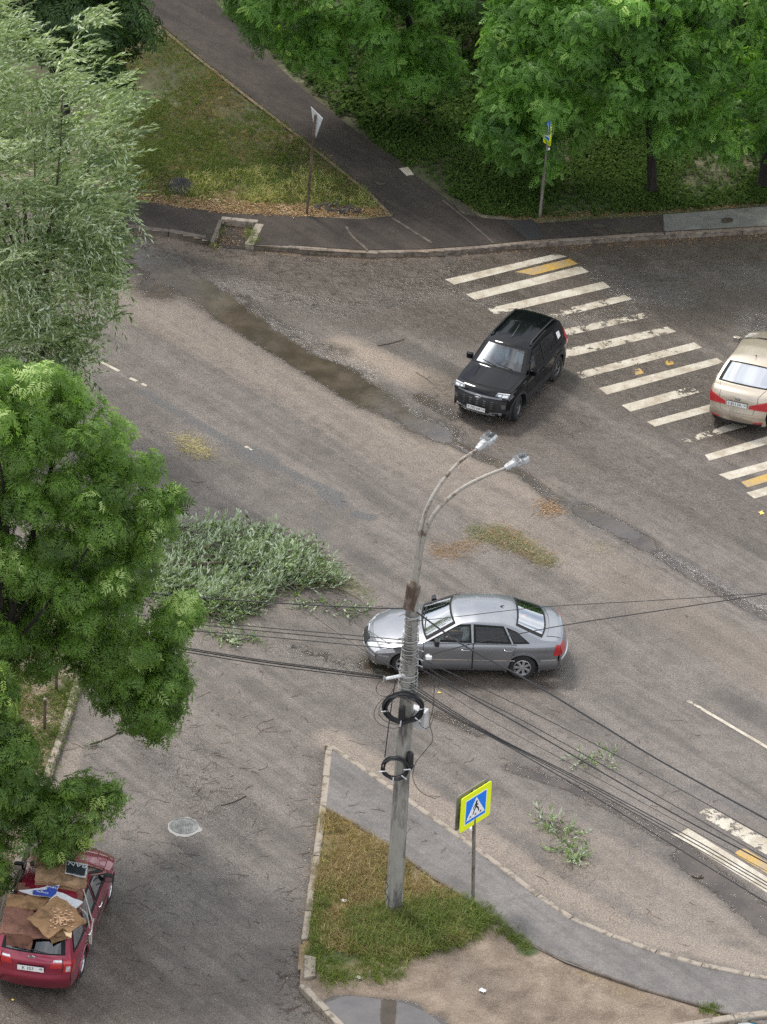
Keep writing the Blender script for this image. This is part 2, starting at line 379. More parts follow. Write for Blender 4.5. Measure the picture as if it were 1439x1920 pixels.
def kerb(name, pts, width, top, mat, stone=1.0, side=1, gap=.012, tilt=.012):
    """row of kerb stones along a line; side=+1 puts the body to the left of the line"""
    P = [Vector(p[:2]) for p in pts]; L_ = [0]
    for a, b in zip(P, P[1:]): L_.append(L_[-1] + (b - a).length)
    def pos(s):
        s = min(max(s, 0), L_[-1])
        for i in range(len(P) - 1):
            if s <= L_[i + 1] + 1e-6: return P[i].lerp(P[i + 1], (s - L_[i]) / max(L_[i + 1] - L_[i], 1e-6))
        return P[-1]
    mb = MB(); s = 0
    while s < L_[-1] - .05:
        e = min(s + stone, L_[-1]); a, b = pos(s + gap), pos(e - gap); t = (b - a)
        if t.length < .02: break
        t.normalize(); nrm = Vector((-t.y, t.x)) * side
        h = top + random.uniform(-tilt, tilt); o1 = nrm * random.uniform(-tilt, tilt)
        c = .018
        prof = [(0, -.2), (0, h - c), (c, h), (width - c, h), (width, h - c), (width, -.2)]
        vs = [];
        for q in (a + o1, b + o1):
            for w_, z_ in prof: vs.append((q.x + nrm.x * w_, q.y + nrm.y * w_, z_))
        n = len(prof)
        mb.add(vs, [tuple(range(n)), tuple(range(n, 2 * n))[::-1]] + [(i, i + 1, n + i + 1, n + i) for i in range(n - 1)])
        s = e
    return tag(mb.build(name, mat), kind='structure')
# scatter small templates
def frames(dirs, spin):
    """rotation matrices whose local z follows dirs"""
    z = dirs / np.linalg.norm(dirs, axis=1, keepdims=True)
    r = np.where(np.abs(z[:, 2:3]) < .95, np.array([[0, 0, 1.]]), np.array([[1., 0, 0]]))
    x = np.cross(r, z); x /= np.linalg.norm(x, axis=1, keepdims=True); y = np.cross(z, x)
    c, s = np.cos(spin)[:, None], np.sin(spin)[:, None]
    return np.stack([x * c + y * s, -x * s + y * c, z], -1)
def scatter(name, templates, pos, mats3, scale, tintv, mat, parent=None, tjit=.2):
    V = []; F = []; T = []; base = 0
    which = RNG.integers(0, len(templates), len(pos))
    for ti, (tv, tf, tt) in enumerate(templates):
        idx = np.where(which == ti)[0]
        if not len(idx): continue
        v = np.einsum('nij,kj->nki', mats3[idx], tv) * scale[idx][:, None, None] + pos[idx][:, None, :]
        f = tf[None] + (np.arange(len(idx)) * len(tv))[:, None, None] + base
        t = tintv[idx][:, None] + tt[None] * tjit
        V.append(v.reshape(-1, 3)); F.append(f.reshape(-1, tf.shape[1])); T.append(t.ravel()); base += len(idx) * len(tv)
    return np_mesh(name, np.concatenate(V), np.concatenate(F), mat, tint=np.clip(np.concatenate(T), 0, 1), parent=parent)
def leaf_quad(p, d, n, l, w, fold=.0):
    d = d / np.linalg.norm(d); s = np.cross(n, d); s /= np.linalg.norm(s) + 1e-9
    m = p + d * l * .45
    return [p, m - s * w / 2 + n * fold, p + d * l, m + s * w / 2 + n * fold]
def T_(quads, tints):
    v = np.array(quads).reshape(-1, 3); f = np.arange(len(v)).reshape(-1, 4); return v, f, np.repeat(np.array(tints), 4)
def compound_cluster(rs, nleaf=7, length=.3, pairs=5, ll=.085, lw=.034, rise=.35, droop=1.3, wind=(0, 0, 0)):
    q = []; t = []
    for i in range(nleaf):
        az = 2 * math.pi * i / nleaf + rs.uniform(-.4, .4); el = rise + rs.uniform(-.3, .4); L0 = length * rs.uniform(.7, 1.15); tt = rs.uniform(-1, 1)
        d = np.array([math.cos(az) * math.cos(el), math.sin(az) * math.cos(el), math.sin(el)]); p = np.zeros(3)
        for k in range(pairs + 1):
            d = d + np.array([0, 0, -droop / (pairs + 1) * rs.uniform(.7, 1.3)]) * .6 + np.array(wind) * .12; d /= np.linalg.norm(d)
            p = p + d * L0 / (pairs + 1)
            s = np.cross(d, [0, 0, 1.]); s /= np.linalg.norm(s) + 1e-9; n = np.cross(s, d)
            if k == 0: continue
            for sg in (-1, 1):
                dd = d * .55 + s * sg * .85 - n * .25
                q.append(leaf_quad(p, dd, n, ll * rs.uniform(.85, 1.15), lw)); t.append(tt)
        q.append(leaf_quad(p, d, n, ll * 1.2, lw)); t.append(tt)
    return T_(q, t)
def willow_twig(rs, n=16, length=.7, ll=.12, lw=.020, wind=(1, .1, .15), droop=.5):
    q = []; t = []; d = np.array([rs.uniform(-.3, .3), rs.uniform(-.3, .3), 1.]); p = np.zeros(3); w = np.array(wind)
    for k in range(n):
        d = d + w * .16 + np.array([0, 0, -droop * .16]); d /= np.linalg.norm(d); p = p + d * length / n
        s = np.array([rs.uniform(-1, 1), rs.uniform(-1, 1), rs.uniform(-1, 1)]); dd = d * .8 + s * .55 + w * .45
        nn = np.cross(dd, [rs.uniform(-1, 1), rs.uniform(-1, 1), .3]); nn /= np.linalg.norm(nn) + 1e-9
        q.append(leaf_quad(p, dd, nn, ll * rs.uniform(.7, 1.2), lw)); t.append(rs.uniform(-1, 1))
    return T_(q, t)
# ---------------------------------------------------------------- cars
GLASS = glassmat('window_glass', (.64, .72, .70), .5)
GLASS_SKY = glassmat('reflecting_glass', (.22, .32, .40), .62)
GLASS_DARK = glassmat('tinted_glass', (.24, .29, .28), .6)
RUBBER = plain('tyre_rubber', (.018, .018, .018), .75, var=.3)
BLACK = plain('black_plastic', (.014, .014, .015), .5)
TRIM = plain('grey_plastic_trim', (.020, .020, .022), .55)
SEAM = plain('panel_gap', (.006, .006, .006), .8)
ALLOY = plain('alloy_rim', (.55, .55, .56), .3, metal=.8, var=.2)
CHROME = plain('chrome', (.72, .72, .73), .12, metal=1.0, var=.05)
DARKALLOY = plain('dark_alloy', (.20, .20, .21), .3, metal=.8)
SEATM = plain('seat_cloth', (.045, .045, .05), .9)
SEATL = plain('light_seat_cloth', (.20, .19, .18), .9)
REDL = plain('red_lamp_plastic', (.42, .008, .012), .12, coat=1, var=.4, scale=40)
WHITEL = plain('clear_lamp_plastic', (.62, .64, .66), .12, metal=.4, coat=1, var=.45, scale=30)
PLATEM = plain('plate_white', (.78, .78, .76), .4, var=.06)
INK = plain('plate_black', (.01, .01, .01), .6)

class Body:
    def __init__(s, p):
        s.p = p; E = p['E']; U, X, Z, BX, BZ = [], [], [], [], []
        for i in range(len(E) - 1):
            a, b = E[i], E[i + 1]; n = max(2, int(math.hypot(a[0] - b[0], a[1] - b[1]) / .03))
            for k in range(n):
                t = k / n; U.append(i + t); X.append(a[0] + (b[0] - a[0]) * t); Z.append(a[1] + (b[1] - a[1]) * t)
                BX.append(a[2] + (b[2] - a[2]) * t); BZ.append(a[3] + (b[3] - a[3]) * t)
        U.append(len(E) - 1); X.append(E[-1][0]); Z.append(E[-1][1]); BX.append(E[-1][2]); BZ.append(E[-1][3])
        A = np.array([X, Z, BX, BZ])
        for _ in range(p.get('smooth', 7)): A[:, 1:-1] = A[:, 1:-1] * .5 + (A[:, :-2] + A[:, 2:]) * .25
        s.U = np.array(U); s.X, s.Z, s.BX, s.BZ = A
        i0, i1 = p['side']              # control indices between which the side panel hangs from the edge
        s.k0 = int(np.searchsorted(s.U, i0)); s.k1 = int(np.searchsorted(s.U, i1))
    def belt(s, x): return s.p['belt'][0] + s.p['belt'][1] * x
    def Y(s, x, z):
        p = s.p; x = np.asarray(x, float); z = np.asarray(z, float); zb = s.belt(x)
        f = 1 - p['nose'] * np.clip((x - p['nx']) / (p['xf'] - p['nx']), 0, 1.1) ** 2.6 - p['tail'] * np.clip((-x + p['tx']) / (-p['xr'] + p['tx']), 0, 1.1) ** 2.4
        sh = np.clip((z - zb + .10) / .12, 0, 1); sh = sh * sh * (3 - 2 * sh)
        lo = np.clip((.45 - z) / .25, 0, 1)
        crease = .012 * np.exp(-((z - (zb - .16)) / .05) ** 2) - .012 * np.exp(-((z - .52) / .08) ** 2)
        return p['W'] * f - .045 * sh - p['tumble'] * np.maximum(0, z - zb) - .5 * p['tumble'] * np.maximum(0, z - zb - .25) ** 2 * 2 - .05 * lo ** 2 + crease
    def top(s, u, a):
        u = np.asarray(u, float); a = np.asarray(a, float)
        x = np.interp(u, s.U, s.X); z = np.interp(u, s.U, s.Z); bx = np.interp(u, s.U, s.BX); bz = np.interp(u, s.U, s.BZ)
        y = s.Y(x, z) * a; c = 1 - np.abs(a) ** s.p.get('crownp', 2.4)
        return np.stack([x + bx * c, y, z + bz * c], -1)
    def side(s, x, z, sg=1):
        x = np.asarray(x, float); z = np.asarray(z, float)
        return np.stack([x, sg * s.Y(x, z), z], -1)
    def u_at(s, x=None, z=None, lo=0, hi=99):
        m = (s.U >= lo) & (s.U <= hi); q = s.X if x is not None else s.Z; t = x if x is not None else z
        k = np.argmin(np.abs(q[m] - t)); return s.U[m][k]

def patch(fn, c, nu, nv, off, flip=False):
    """bilinear patch over a surface function; c = four parameter corners; returns verts, faces pushed out by off"""
    s, t = np.meshgrid(np.linspace(0, 1, nu + 1), np.linspace(0, 1, nv + 1)); c = [np.array(q, float) for q in c]
    P = c[0] * ((1 - s) * (1 - t))[..., None] + c[1] * (s * (1 - t))[..., None] + c[2] * (s * t)[..., None] + c[3] * ((1 - s) * t)[..., None]
    V = fn(P[..., 0], P[..., 1]); e = 1e-3
    du = fn(P[..., 0] + e, P[..., 1]) - fn(P[..., 0] - e, P[..., 1]); dv = fn(P[..., 0], P[..., 1] + e) - fn(P[..., 0], P[..., 1] - e)
    N = np.cross(du, dv); N /= np.linalg.norm(N, axis=-1, keepdims=True) + 1e-12
    ctr = np.array([0, 0, .7]); sgn = np.sign(((V - ctr) * N).sum(-1)); sgn[sgn == 0] = 1
    N = N * np.median(sgn)
    V = V + N * off; n = nu + 1
    F = [(j * n + i, j * n + i + 1, (j + 1) * n + i + 1, (j + 1) * n + i) for j in range(nv) for i in range(nu)]
    return V.reshape(-1, 3), F
def ring(fn, c, nu, nv, wd, off):
    """frame strips around a patch outline: wd = width inwards(+) and outwards(-) in parameter fractions"""
    wu, wv, ou, ov = wd; out = []
    def q(s, t):
        cc = [np.array(k, float) for k in c]
        return cc[0] * (1 - s) * (1 - t) + cc[1] * s * (1 - t) + cc[2] * s * t + cc[3] * (1 - s) * t
    for (s0, s1, t0, t1, a, b) in ((-ou, 1 + ou, -ov, wv, nu, 1), (-ou, 1 + ou, 1 - wv, 1 + ov, nu, 1), (-ou, wu, wv, 1 - wv, 1, nv), (1 - wu, 1 + ou, wv, 1 - wv, 1, nv)):
        out.append(patch(fn, [q(s0, t0), q(s1, t0), q(s1, t1), q(s0, t1)], a, b, off))
    return out

def text_on(parent, s, size, origin, xdir, zdir, mat, name='plate_lettering', sx=1.0):
    cu = bpy.data.curves.new(name, 'FONT'); cu.body = s; cu.size = size; cu.align_x = 'CENTER'; cu.align_y = 'CENTER'; cu.extrude = .001
    cu.materials.append(mat); o = link(name, cu, parent)
    x = Vector(xdir).normalized(); n = Vector(zdir).normalized(); y = n.cross(x)
    m = Matrix((x * sx, y, n)).transposed().to_4x4(); m.translation = Vector(origin)
    bpy.context.view_layer.update(); me = bpy.data.meshes.new_from_object(o.evaluated_get(bpy.context.evaluated_depsgraph_get())); bpy.data.objects.remove(o)
    if not me.materials: me.materials.append(mat)
    o = link(name, me, parent); o.matrix_local = m
    return o

def make_person(name, label, loc, rz, shirt, pants, scale=1.0, reach=(.33, .30), hair=(.03, .02, .015), arms_in=.0):
    """seated person: hips at origin, facing +x"""
    root = empty(name, loc, rz, label, 'person'); root.scale = (scale,) * 3
    skin = plain('skin', (.45, .27, .19), .5, var=.08); J = {}; E = []
    def j(n, p, r, par=None): J[n] = (p, r, len(J)); (E.append((J[par][2], J[n][2])) if par else None)
    j('hip', (0, 0, .10), .14); j('waist', (-.03, 0, .28), .125, 'hip'); j('chest', (-.06, 0, .46), .15, 'waist'); j('neck', (-.05, 0, .60), .058, 'chest')
    j('chin', (-.01, 0, .66), .07, 'neck'); j('head', (-.01, 0, .74), .092, 'chin'); j('crown', (-.025, 0, .81), .075, 'head')
    for sg, n in ((1, 'a'), (-1, 'b')):
        j('sh' + n, (-.05, sg * .19, .53), .062, 'chest'); j('el' + n, (.10, sg * .25, .30), .045, 'sh' + n); j('wr' + n, (reach[0], sg * .16, reach[1] + .06), .032, 'el' + n)
        j('pm' + n, (reach[0] + .06, sg * .14, reach[1] + .08), .034, 'wr' + n)
        for k in range(4):
            j('f%d' % k + n, (reach[0] + .10, sg * .14 + (k - 1.5) * .018, reach[1] + .10), .010, 'pm' + n); j('g%d' % k + n, (reach[0] + .13, sg * .14 + (k - 1.5) * .02, reach[1] + .07 - .004 * k), .008, 'f%d' % k + n)
        j('th' + n, (reach[0] + .07, sg * .10, reach[1] + .11), .011, 'pm' + n)
        j('hj' + n, (.06, sg * .10, .09), .095, 'hip'); j('kn' + n, (.46, sg * .13, .14), .065, 'hj' + n); j('an' + n, (.62, sg * .12, -.20), .045, 'kn' + n); j('to' + n, (.78, sg * .12, -.24), .04, 'an' + n)
    def skinmesh(nm, names, mat, grow, parent, rootn):
        idx = {n: i for i, n in enumerate(names)}
        me = bpy.data.meshes.new(nm); inv = {v[2]: k for k, v in J.items()}
        ed = [(idx[inv[a]], idx[inv[b]]) for a, b in E if inv[a] in idx and inv[b] in idx]
        me.from_pydata([J[n][0] for n in names], ed, []); me.materials.append(mat); o = link(nm, me, parent)
        o.modifiers.new('skin', 'SKIN'); sub = o.modifiers.new('subdivision', 'SUBSURF'); sub.levels = sub.render_levels = 1
        if not me.skin_vertices: bpy.context.view_layer.objects.active = o; me.attributes  # layer comes with the modifier
        for n in names:
            sv = me.skin_vertices[0].data[idx[n]]; rr = J[n][1] + grow; sv.radius = (rr, rr); sv.use_root = (n == rootn)
        return o
    body = skinmesh('body', list(J), skin, 0, root, 'hip')
    cl = ['waist', 'hip', 'chest', 'sha', 'ela', 'shb', 'elb']; skinmesh('shirt', cl, shirt, .012, body, 'chest')
    skinmesh('trousers', ['hip', 'hja', 'kna', 'ana', 'hjb', 'knb', 'anb'], pants, .012, body, 'hip')
    h = MB(); n = 14
    prof = [(.0, .0)] + [(.105 * math.sin(t), .105 * math.cos(t)) for t in np.linspace(.05, 1.75, 8)]
    h.lathe([(max(r, .001), z) for r, z in prof], 16, 'z', (-.03, 0, .765)); h.build('hair', plain('hair', hair, .7), body, True)
    f = MB(); f.lathe([(.001, .03), (.012, .02), (.016, 0), (.001, -.02)], 8, 'x', (.085, 0, .725)); f.build('nose', skin, body, True)
    return root

def make_car(name, label, cat, p):
    B = Body(p); root = empty(name, (0, 0, 0), 0, label, cat); paint = p['paint']; C = p.get('clad')
    ws = p['wheels']; WR = p['wr']; AR = WR + .065
    # --- windows described in surface parameters
    wins = []
    u0, u1 = p['wind']; wins.append(('windscreen', B.top, [(u0, -.90), (u1, -.86), (u1, .86), (u0, .90)], 10, 16, p.get('gw', GLASS)))
    u0, u1 = p['rear']; ra = p.get('rear_a', (.82, .86)); wins.append(('rear_window', B.top, [(u0, -ra[0]), (u1, -ra[1]), (u1, ra[1]), (u0, ra[0])], 10, 16, p.get('gr', GLASS)))
    for q, g in p['sidewin']:
        for sg in (1, -1):
            wins.append(('side_window', (lambda x, z, sg=sg: B.side(x, z, sg)), q, 10, 6, g))
    def inpoly(c, X, Y): return inside(c, X, Y)
    V = []; F = []; MI = []
    # top strip
    A = np.sign(np.linspace(-1, 1, 37)) * np.abs(np.linspace(-1, 1, 37)) ** .8
    UU, AA = np.meshgrid(B.U, A, indexing='ij'); P = B.top(UU, AA); nu, na = UU.shape
    V = P.reshape(-1, 3).tolist()
    for i in range(nu - 1):
        uc = (B.U[i] + B.U[i + 1]) / 2
        ac = (A[:-1] + A[1:]) / 2; hid = np.zeros(na - 1, bool)
        for w in wins[:2]: hid |= inpoly(w[2], np.full(na - 1, uc), ac)
        for j in range(na - 1):
            if not hid[j]: F.append((i * na + j, i * na + j + 1, (i + 1) * na + j + 1, (i + 1) * na + j)); MI.append(0)
    # sides
    xs = B.X[B.k0:B.k1 + 1]; zt = B.Z[B.k0:B.k1 + 1]; nr = 40; lines = []
    for sg in (1, -1):
        base = len(V); XX = np.repeat(xs[:, None], nr, 1); t = np.linspace(0, 1, nr)[None]
        sill = p['sill'] + .05 * np.clip((np.abs(xs) - 1.6) / .4, 0, 1)
        ZZ = sill[:, None] + (zt - sill)[:, None] * t
        fv = lambda X_, Z_: B.side(X_, Z_, sg)
        Xs, Zs = XX.copy(), ZZ.copy(); ins = np.zeros(XX.shape, bool)
        for wx in ws:
            r = np.hypot(Xs - wx, Zs - WR); m = (r < AR); ins |= m & (r < AR - .028)
            k = m | ((r < AR + .014)); s_ = np.where(k, AR / np.maximum(r, 1e-4), 1)
            Xs = np.where(k, wx + (Xs - wx) * s_, Xs); Zs = np.where(k, WR + (Zs - WR) * s_, Zs)
        P = B.side(Xs, Zs, sg); V += P.reshape(-1, 3).tolist()
        for i in range(len(xs) - 1):
            for j in range(nr - 1):
                if ins[i, j] and ins[i + 1, j] and ins[i, j + 1] and ins[i + 1, j + 1]: continue
                q = ((i, j), (i + 1, j), (i + 1, j + 1), (i, j + 1)); rr = [any(math.hypot(Xs[k] - wx, Zs[k] - WR) < AR - .004 for wx in ws) for k in q]
                if all(math.hypot(XX[k] - wx, ZZ[k] - WR) < AR + .014 for k in q for wx in [min(ws, key=lambda w_: abs(w_ - XX[q[0]]))]): continue
                xc = float(np.mean([Xs[k] for k in q])); zc = float(np.mean([Zs[k] for k in q])); hid = False
                for w in wins[2::2]:
                    if inpoly(w[2], np.array([xc]), np.array([zc]))[0]: hid = True; break
                if hid: continue
                f = [base + a * nr + b for a, b in q]; F.append(tuple(f if sg > 0 else f[::-1]))
                MI.append(1 if (C and zc < C(xc)) else 0)
    body = np_mesh('body', V, F, [paint, TRIM], parent=root, mi=MI, smooth=True)
    bm = bmesh.new(); bm.from_mesh(body.data); bmesh.ops.remove_doubles(bm, verts=bm.verts, dist=.002); bmesh.ops.recalc_face_normals(bm, faces=bm.faces); bm.to_mesh(body.data); bm.free()
    body.data.polygons.foreach_set('use_smooth', [True] * len(body.data.polygons)); body.data.set_sharp_from_angle(angle=R(50))
    # under-body, wheel wells, cabin floor
    u = MB(); hw = p['W'] - .10; x0, x1 = B.X[-1], B.X[0]
    u.box((0, 0, p['sill'] + .10), ((ws[0] - ws[1]) - 2 * AR, 2 * hw, .2)); u.box(((ws[0] + x1) / 2, 0, .42), (x1 - ws[0] + .10, 1.0, .22)); u.box(((ws[1] + x0) / 2, 0, .42), (ws[1] - x0 + .10, 1.0, .22))
    u.box(((ws[0] + ws[1]) / 2, 0, p['sill'] + .12), (ws[0] - ws[1] + 1.0, 1.05, .16))
    for wx in ws:
        for sg in (1, -1):
            pr = [(wx + AR * math.cos(t), WR + AR * math.sin(t)) for t in np.linspace(-.35, math.pi + .35, 19)]; Yo = [float(B.Y(a, b)) - .004 for a, b in pr]; n = len(pr)
            vs = [(a, sg * y, b) for (a, b), y in zip(pr, Yo)] + [(a, sg * .52, b) for a, b in pr]
            u.add(vs, [(i, i + 1, n + i + 1, n + i) for i in range(n - 1)] + [tuple(range(n, 2 * n))])
    u.box((p['cab'][0] * .5 + p['cab'][1] * .5, 0, .42), (p['cab'][0] - p['cab'][1], 2 * hw - .1, .06))
    u.build('underbody', BLACK, root)
    it = MB(); it.box((p['cab'][0] - .12, 0, B.belt(.8) - .16), (.42, 2 * hw - .12, .26)); it.build('dashboard', TRIM, root, bevel=.03)
    it = MB(); it.box((p['cab'][1] - .05, 0, p['shelf']), (.5, 2 * hw - .15, .03)); it.build('parcel_shelf', SEATM, root, bevel=.01)
    for sx in p['seats']:
        for sy in (.36, -.36):
            s_ = MB(); s_.box((sx, sy, .50), (.50, .48, .16)); s_.box((sx - .30, sy, .80), (.13, .46, .52), Matrix.Rotation(R(-14), 3, 'Y')); s_.box((sx - .39, sy, 1.12), (.09, .26, .17), Matrix.Rotation(R(-10), 3, 'Y'))
            s_.build('car_seat', p.get('seatm', SEATM), root, bevel=.03)
    st = MB(); pts = [(p['cab'][0] - .40 - .05 * math.sin(t), .36 + .18 * math.cos(t), .88 + .17 * math.sin(t)) for t in np.linspace(0, 2 * math.pi, 20)]
    st.tube(pts, .015, 6, cap=False); st.build('steering_wheel', BLACK, root, True)
    # glass and seals
    for nm, fn, c, nu_, nv_, g in wins:
        v, f = patch(fn, c, nu_, nv_, .006); o = np_mesh(nm, v, f, g, parent=root, smooth=True)
        mb = MB()
        for v, f in ring(fn, c, nu_, nv_, (.045, .05, .015, .02) if nm != 'side_window' else (.05, .09, .02, .045), .009): mb.add(v.tolist(), f)
        mb.build('window_seal', SEAM, o, True)
    # shut lines, doors, handles
    for q, hx in p['doors']:
        for sg in (1, -1):
            fn = lambda x, z, sg=sg: B.side(x, z, sg)
            cx = sum(a for a, b in q) / 4; cz = sum(b for a, b in q) / 4
            big = [(cx + (a - cx) * 1.0 + math.copysign(.014, a - cx), b + math.copysign(.012, b - cz)) for a, b in q]
            mb = MB(); v, f = patch(fn, big, 12, 8, .0035); mb.add(v.tolist(), f, 1); v, f = patch(fn, q, 12, 8, .0075); mb.add(v.tolist(), f, 0)
            if C: mb.m = [m if m == 1 else (2 if C(cx) > sum(mb.v[i][2] for i in fc) / 4 else 0) for m, fc in zip(mb.m, mb.f)]
            d = mb.build('door', [paint, SEAM, TRIM], root, True)
            hz = B.belt(hx) - .15; y = float(B.Y(hx, hz)); h = MB(); h.tube([(hx - .10, sg * (y + .006), hz), (hx - .07, sg * (y + .035), hz), (hx + .07, sg * (y + .035), hz), (hx + .10, sg * (y + .006), hz)], .013, 8)
            h.build('door_handle', p.get('handle', paint), d, True)
            if p.get('moulding'):
                zz = p['moulding']; xa, xb = min(a for a, b in q) + .01, max(a for a, b in q) - .01
                v, f = patch(fn, [(xa, zz - .016), (xb, zz - .016), (xb, zz + .016), (xa, zz + .016)], 10, 1, .016); m_ = MB(); m_.add(v.tolist(), f); m_.build('moulding', CHROME if p.get('mchrome') else BLACK, d, True)
    for key, nm in (('bonnet', 'bonnet'), ('boot', 'boot_lid')):
        if key in p:
            ua, ub, aa, ab = p[key]; mb = MB(); du, da = .02, .014
            v, f = patch(B.top, [(ua - du, -aa - da), (ub + du, -ab - da), (ub + du, ab + da), (ua - du, aa + da)], 16, 20, .003); mb.add(v.tolist(), f, 1)
            v, f = patch(B.top, [(ua, -aa), (ub, -ab), (ub, ab), (ua, aa)], 16, 20, .008); mb.add(v.tolist(), f, 0); o = mb.build(nm, [paint, SEAM], root, True)
    # mirrors
    mx, mz = p['mirror']
    for sg in (1, -1):
        y = float(B.Y(mx, mz)); m_ = MB()
        m_.tube([(mx, sg * (y - .02), mz - .02), (mx - .01, sg * (y + .07), mz)], [.03, .022], 8)
        a = [(mx + .05, .03), (mx + .07, .10), (mx + .06, .18), (mx + .02, .215), (mx - .04, .21), (mx - .05, .04)]
        m_.prism([(q[0], sg * (y + q[1]), mz) for q in a], -.03, .115); o = m_.build('wing_mirror', p.get('mirrorm', paint), root, True, bevel=.02)
        g_ = MB(); g_.box((mx - .052, sg * (y + .125), mz + .045), (.004, .15, .10)); g_.build('mirror_glass', CHROME, o)
    # wheels
    for wx in ws:
        for sg in (1, -1):
            yy = p['W'] - .025; e = empty('wheel'); e.parent = root; e.location = (wx, sg * (yy - .1), WR)
            if wx == ws[0]: e.rotation_euler = (0, 0, p.get('steer', 0))
            t = MB(); rr = p['rim']; t.lathe([(rr, -.10), (rr + .02, -.105), (WR - .03, -.10), (WR, -.07), (WR, .07), (WR - .03, .10), (rr + .02, .105), (rr, .10)], 36, 'y'); t.build('tyre', RUBBER, e, True)
            r_ = MB(); o = .085 * sg; r_.lathe([(rr + .003, -.09), (rr + .003, .095)], 32, 'y'); r_.lathe([(rr + .003, o), (rr - .022, o + .008 * sg), (rr - .03, o - .02 * sg)], 32, 'y')
            r_.lathe([(.001, o - .005 * sg), (.045, o - .005 * sg), (.055, o - .02 * sg), (.055, o - .06 * sg)], 16, 'y'); ns = p['spokes']
            for k in range(ns):
                a = 2 * math.pi * k / ns; w0, w1 = p['spw']; ca, sa = math.cos(a), math.sin(a); r0, r1 = .03, rr - .012
                def P3(r, w, h): return (ca * r - sa * w, h, sa * r + ca * w)
                h0, h1 = o - .008 * sg, o - .004 * sg
                r_.add([P3(r0, -w0, h0), P3(r1, -w1, h1), P3(r1, w1, h1), P3(r0, w0, h0), P3(r0, -w0, h0 - .03 * sg), P3(r1, -w1, h1 - .03 * sg), P3(r1, w1, h1 - .03 * sg), P3(r0, w0, h0 - .03 * sg)], [(0, 1, 2, 3), (4, 5, 6, 7), (0, 1, 5, 4), (3, 2, 6, 7)])
            r_.build('rim', p['rimm'], e)
            d = MB(); d.lathe([(.001, o - .075 * sg), (rr, o - .075 * sg)], 24, 'y'); d.build('brake_disc', BLACK, e)
    # arch lips
    for wx in ws:
        for sg in (1, -1):
            al = MB(); n = 25; rin, rout = AR - .006, AR + p.get('lip', .03); vs = []
            for k in range(n):
                t = math.pi * (-.10 + 1.20 * k / (n - 1))
                for r, o in ((rin, .0), (rin, .022), (rout - .006, .022), (rout, .004)):
                    x_, z_ = wx + r * math.cos(t), WR + r * math.sin(t); vs.append((x_, sg * (float(B.Y(x_, max(z_, p['sill']))) + o), z_))
            al.add(vs, [(k * 4 + j, k * 4 + j + 1, k * 4 + 5 + j, k * 4 + 4 + j) for k in range(n - 1) for j in range(3)]); al.build('wheel_arch', TRIM if C else paint, root, True)
    # wipers
    uw = p['wind'][0]; w_ = MB()
    for a0, a1 in ((.55, -.05), (-.05, -.62)):
        q0 = B.top(uw - .03, a0); pts = [B.top(uw + .05 + .02 * i, a0 + (a1 - a0) * i / 5) + np.array([.012, 0, .016]) for i in range(6)]
        w_.tube([Vector(x) for x in pts], .009, 5)
    w_.build('wiper', BLACK, root)
    return root, B

def surf_part(name, parent, fn, c, off, mat, nu=8, nv=4, smooth=True):
    v, f = patch(fn, c, nu, nv, off); mb = MB(); mb.add(v.tolist(), f)
    v2, f2 = patch(fn, c, nu, nv, off - .03); n = nu + 1; k = len(v); mb.v += [tuple(q) for q in v2.tolist()]
    bd = [(i, i + 1) for i in range(nu)] + [(i * n + nu, (i + 1) * n + nu) for i in range(nv)] + [(nv * n + i + 1, nv * n + i) for i in range(nu)] + [((i + 1) * n, i * n) for i in range(nv)]
    for a, b in bd: mb.f.append((a, b, b + k, a + k)); mb.m.append(0)
    return mb.build(name, mat, parent, smooth)
def number_plate(root, B, front, z, text, region, a=0.0, tiltz=0.0, off=.02):
    hi = (0, len(B.p['E']) // 2) if front else (len(B.p['E']) // 2, 99)
    u = B.u_at(z=z, lo=hi[0], hi=2.5 if front else 99) if front else B.u_at(z=z, lo=B.p['side'][1] - .2, hi=99)
    q = B.top(u, 0); s = 1 if front else -1; x = q[0] + s * off
    mb = MB(); mb.box((x, 0, z), (.02, .535, .125)); o = mb.build('number_plate', [BLACK], root)
    mb = MB(); mb.box((x + s * .011, 0, z), (.006, .52, .112)); pl = mb.build('plate_face', PLATEM, o)
    text_on(o, text, .098, (x + s * .0155, -s * -.0 + (-.055 * s), z - .002), (0, s, 0), (s, 0, 0), INK, sx=.98)
    text_on(o, region, .068, (x + s * .0155, .20 * s, z + .012), (0, s, 0), (s, 0, 0), INK)
    return o
def emblem(root, B, u, w, h, mat, off=.02, kind='oval', s=1):
    q = B.top(u, 0); mb = MB(); pts = [(q[0] + s * off, w / 2 * math.cos(t), q[2] + h / 2 * math.sin(t)) for t in np.linspace(0, 2 * math.pi, 18)]
    mb.tube(pts, .010, 6, cap=False)
    if kind == 'boat':
        mb.tube([(q[0] + s * (off + .003), -w * .30 * s, q[2] - h * .18), (q[0] + s * (off + .003), w * .05 * s, q[2] - h * .05), (q[0] + s * (off + .003), w * .10 * s, q[2] + h * .28)], .009, 5)
        mb.tube([(q[0] + s * (off + .003), -w * .25 * s, q[2] - h * .22), (q[0] + s * (off + .003), w * .32 * s, q[2] - h * .12)], .009, 5)
    elif kind == 'bar':
        mb.tube([(q[0] + s * (off + .003), -w * .42, q[2]), (q[0] + s * (off + .003), w * .42, q[2])], .010, 5)
    return mb.build('emblem', mat, root, True)
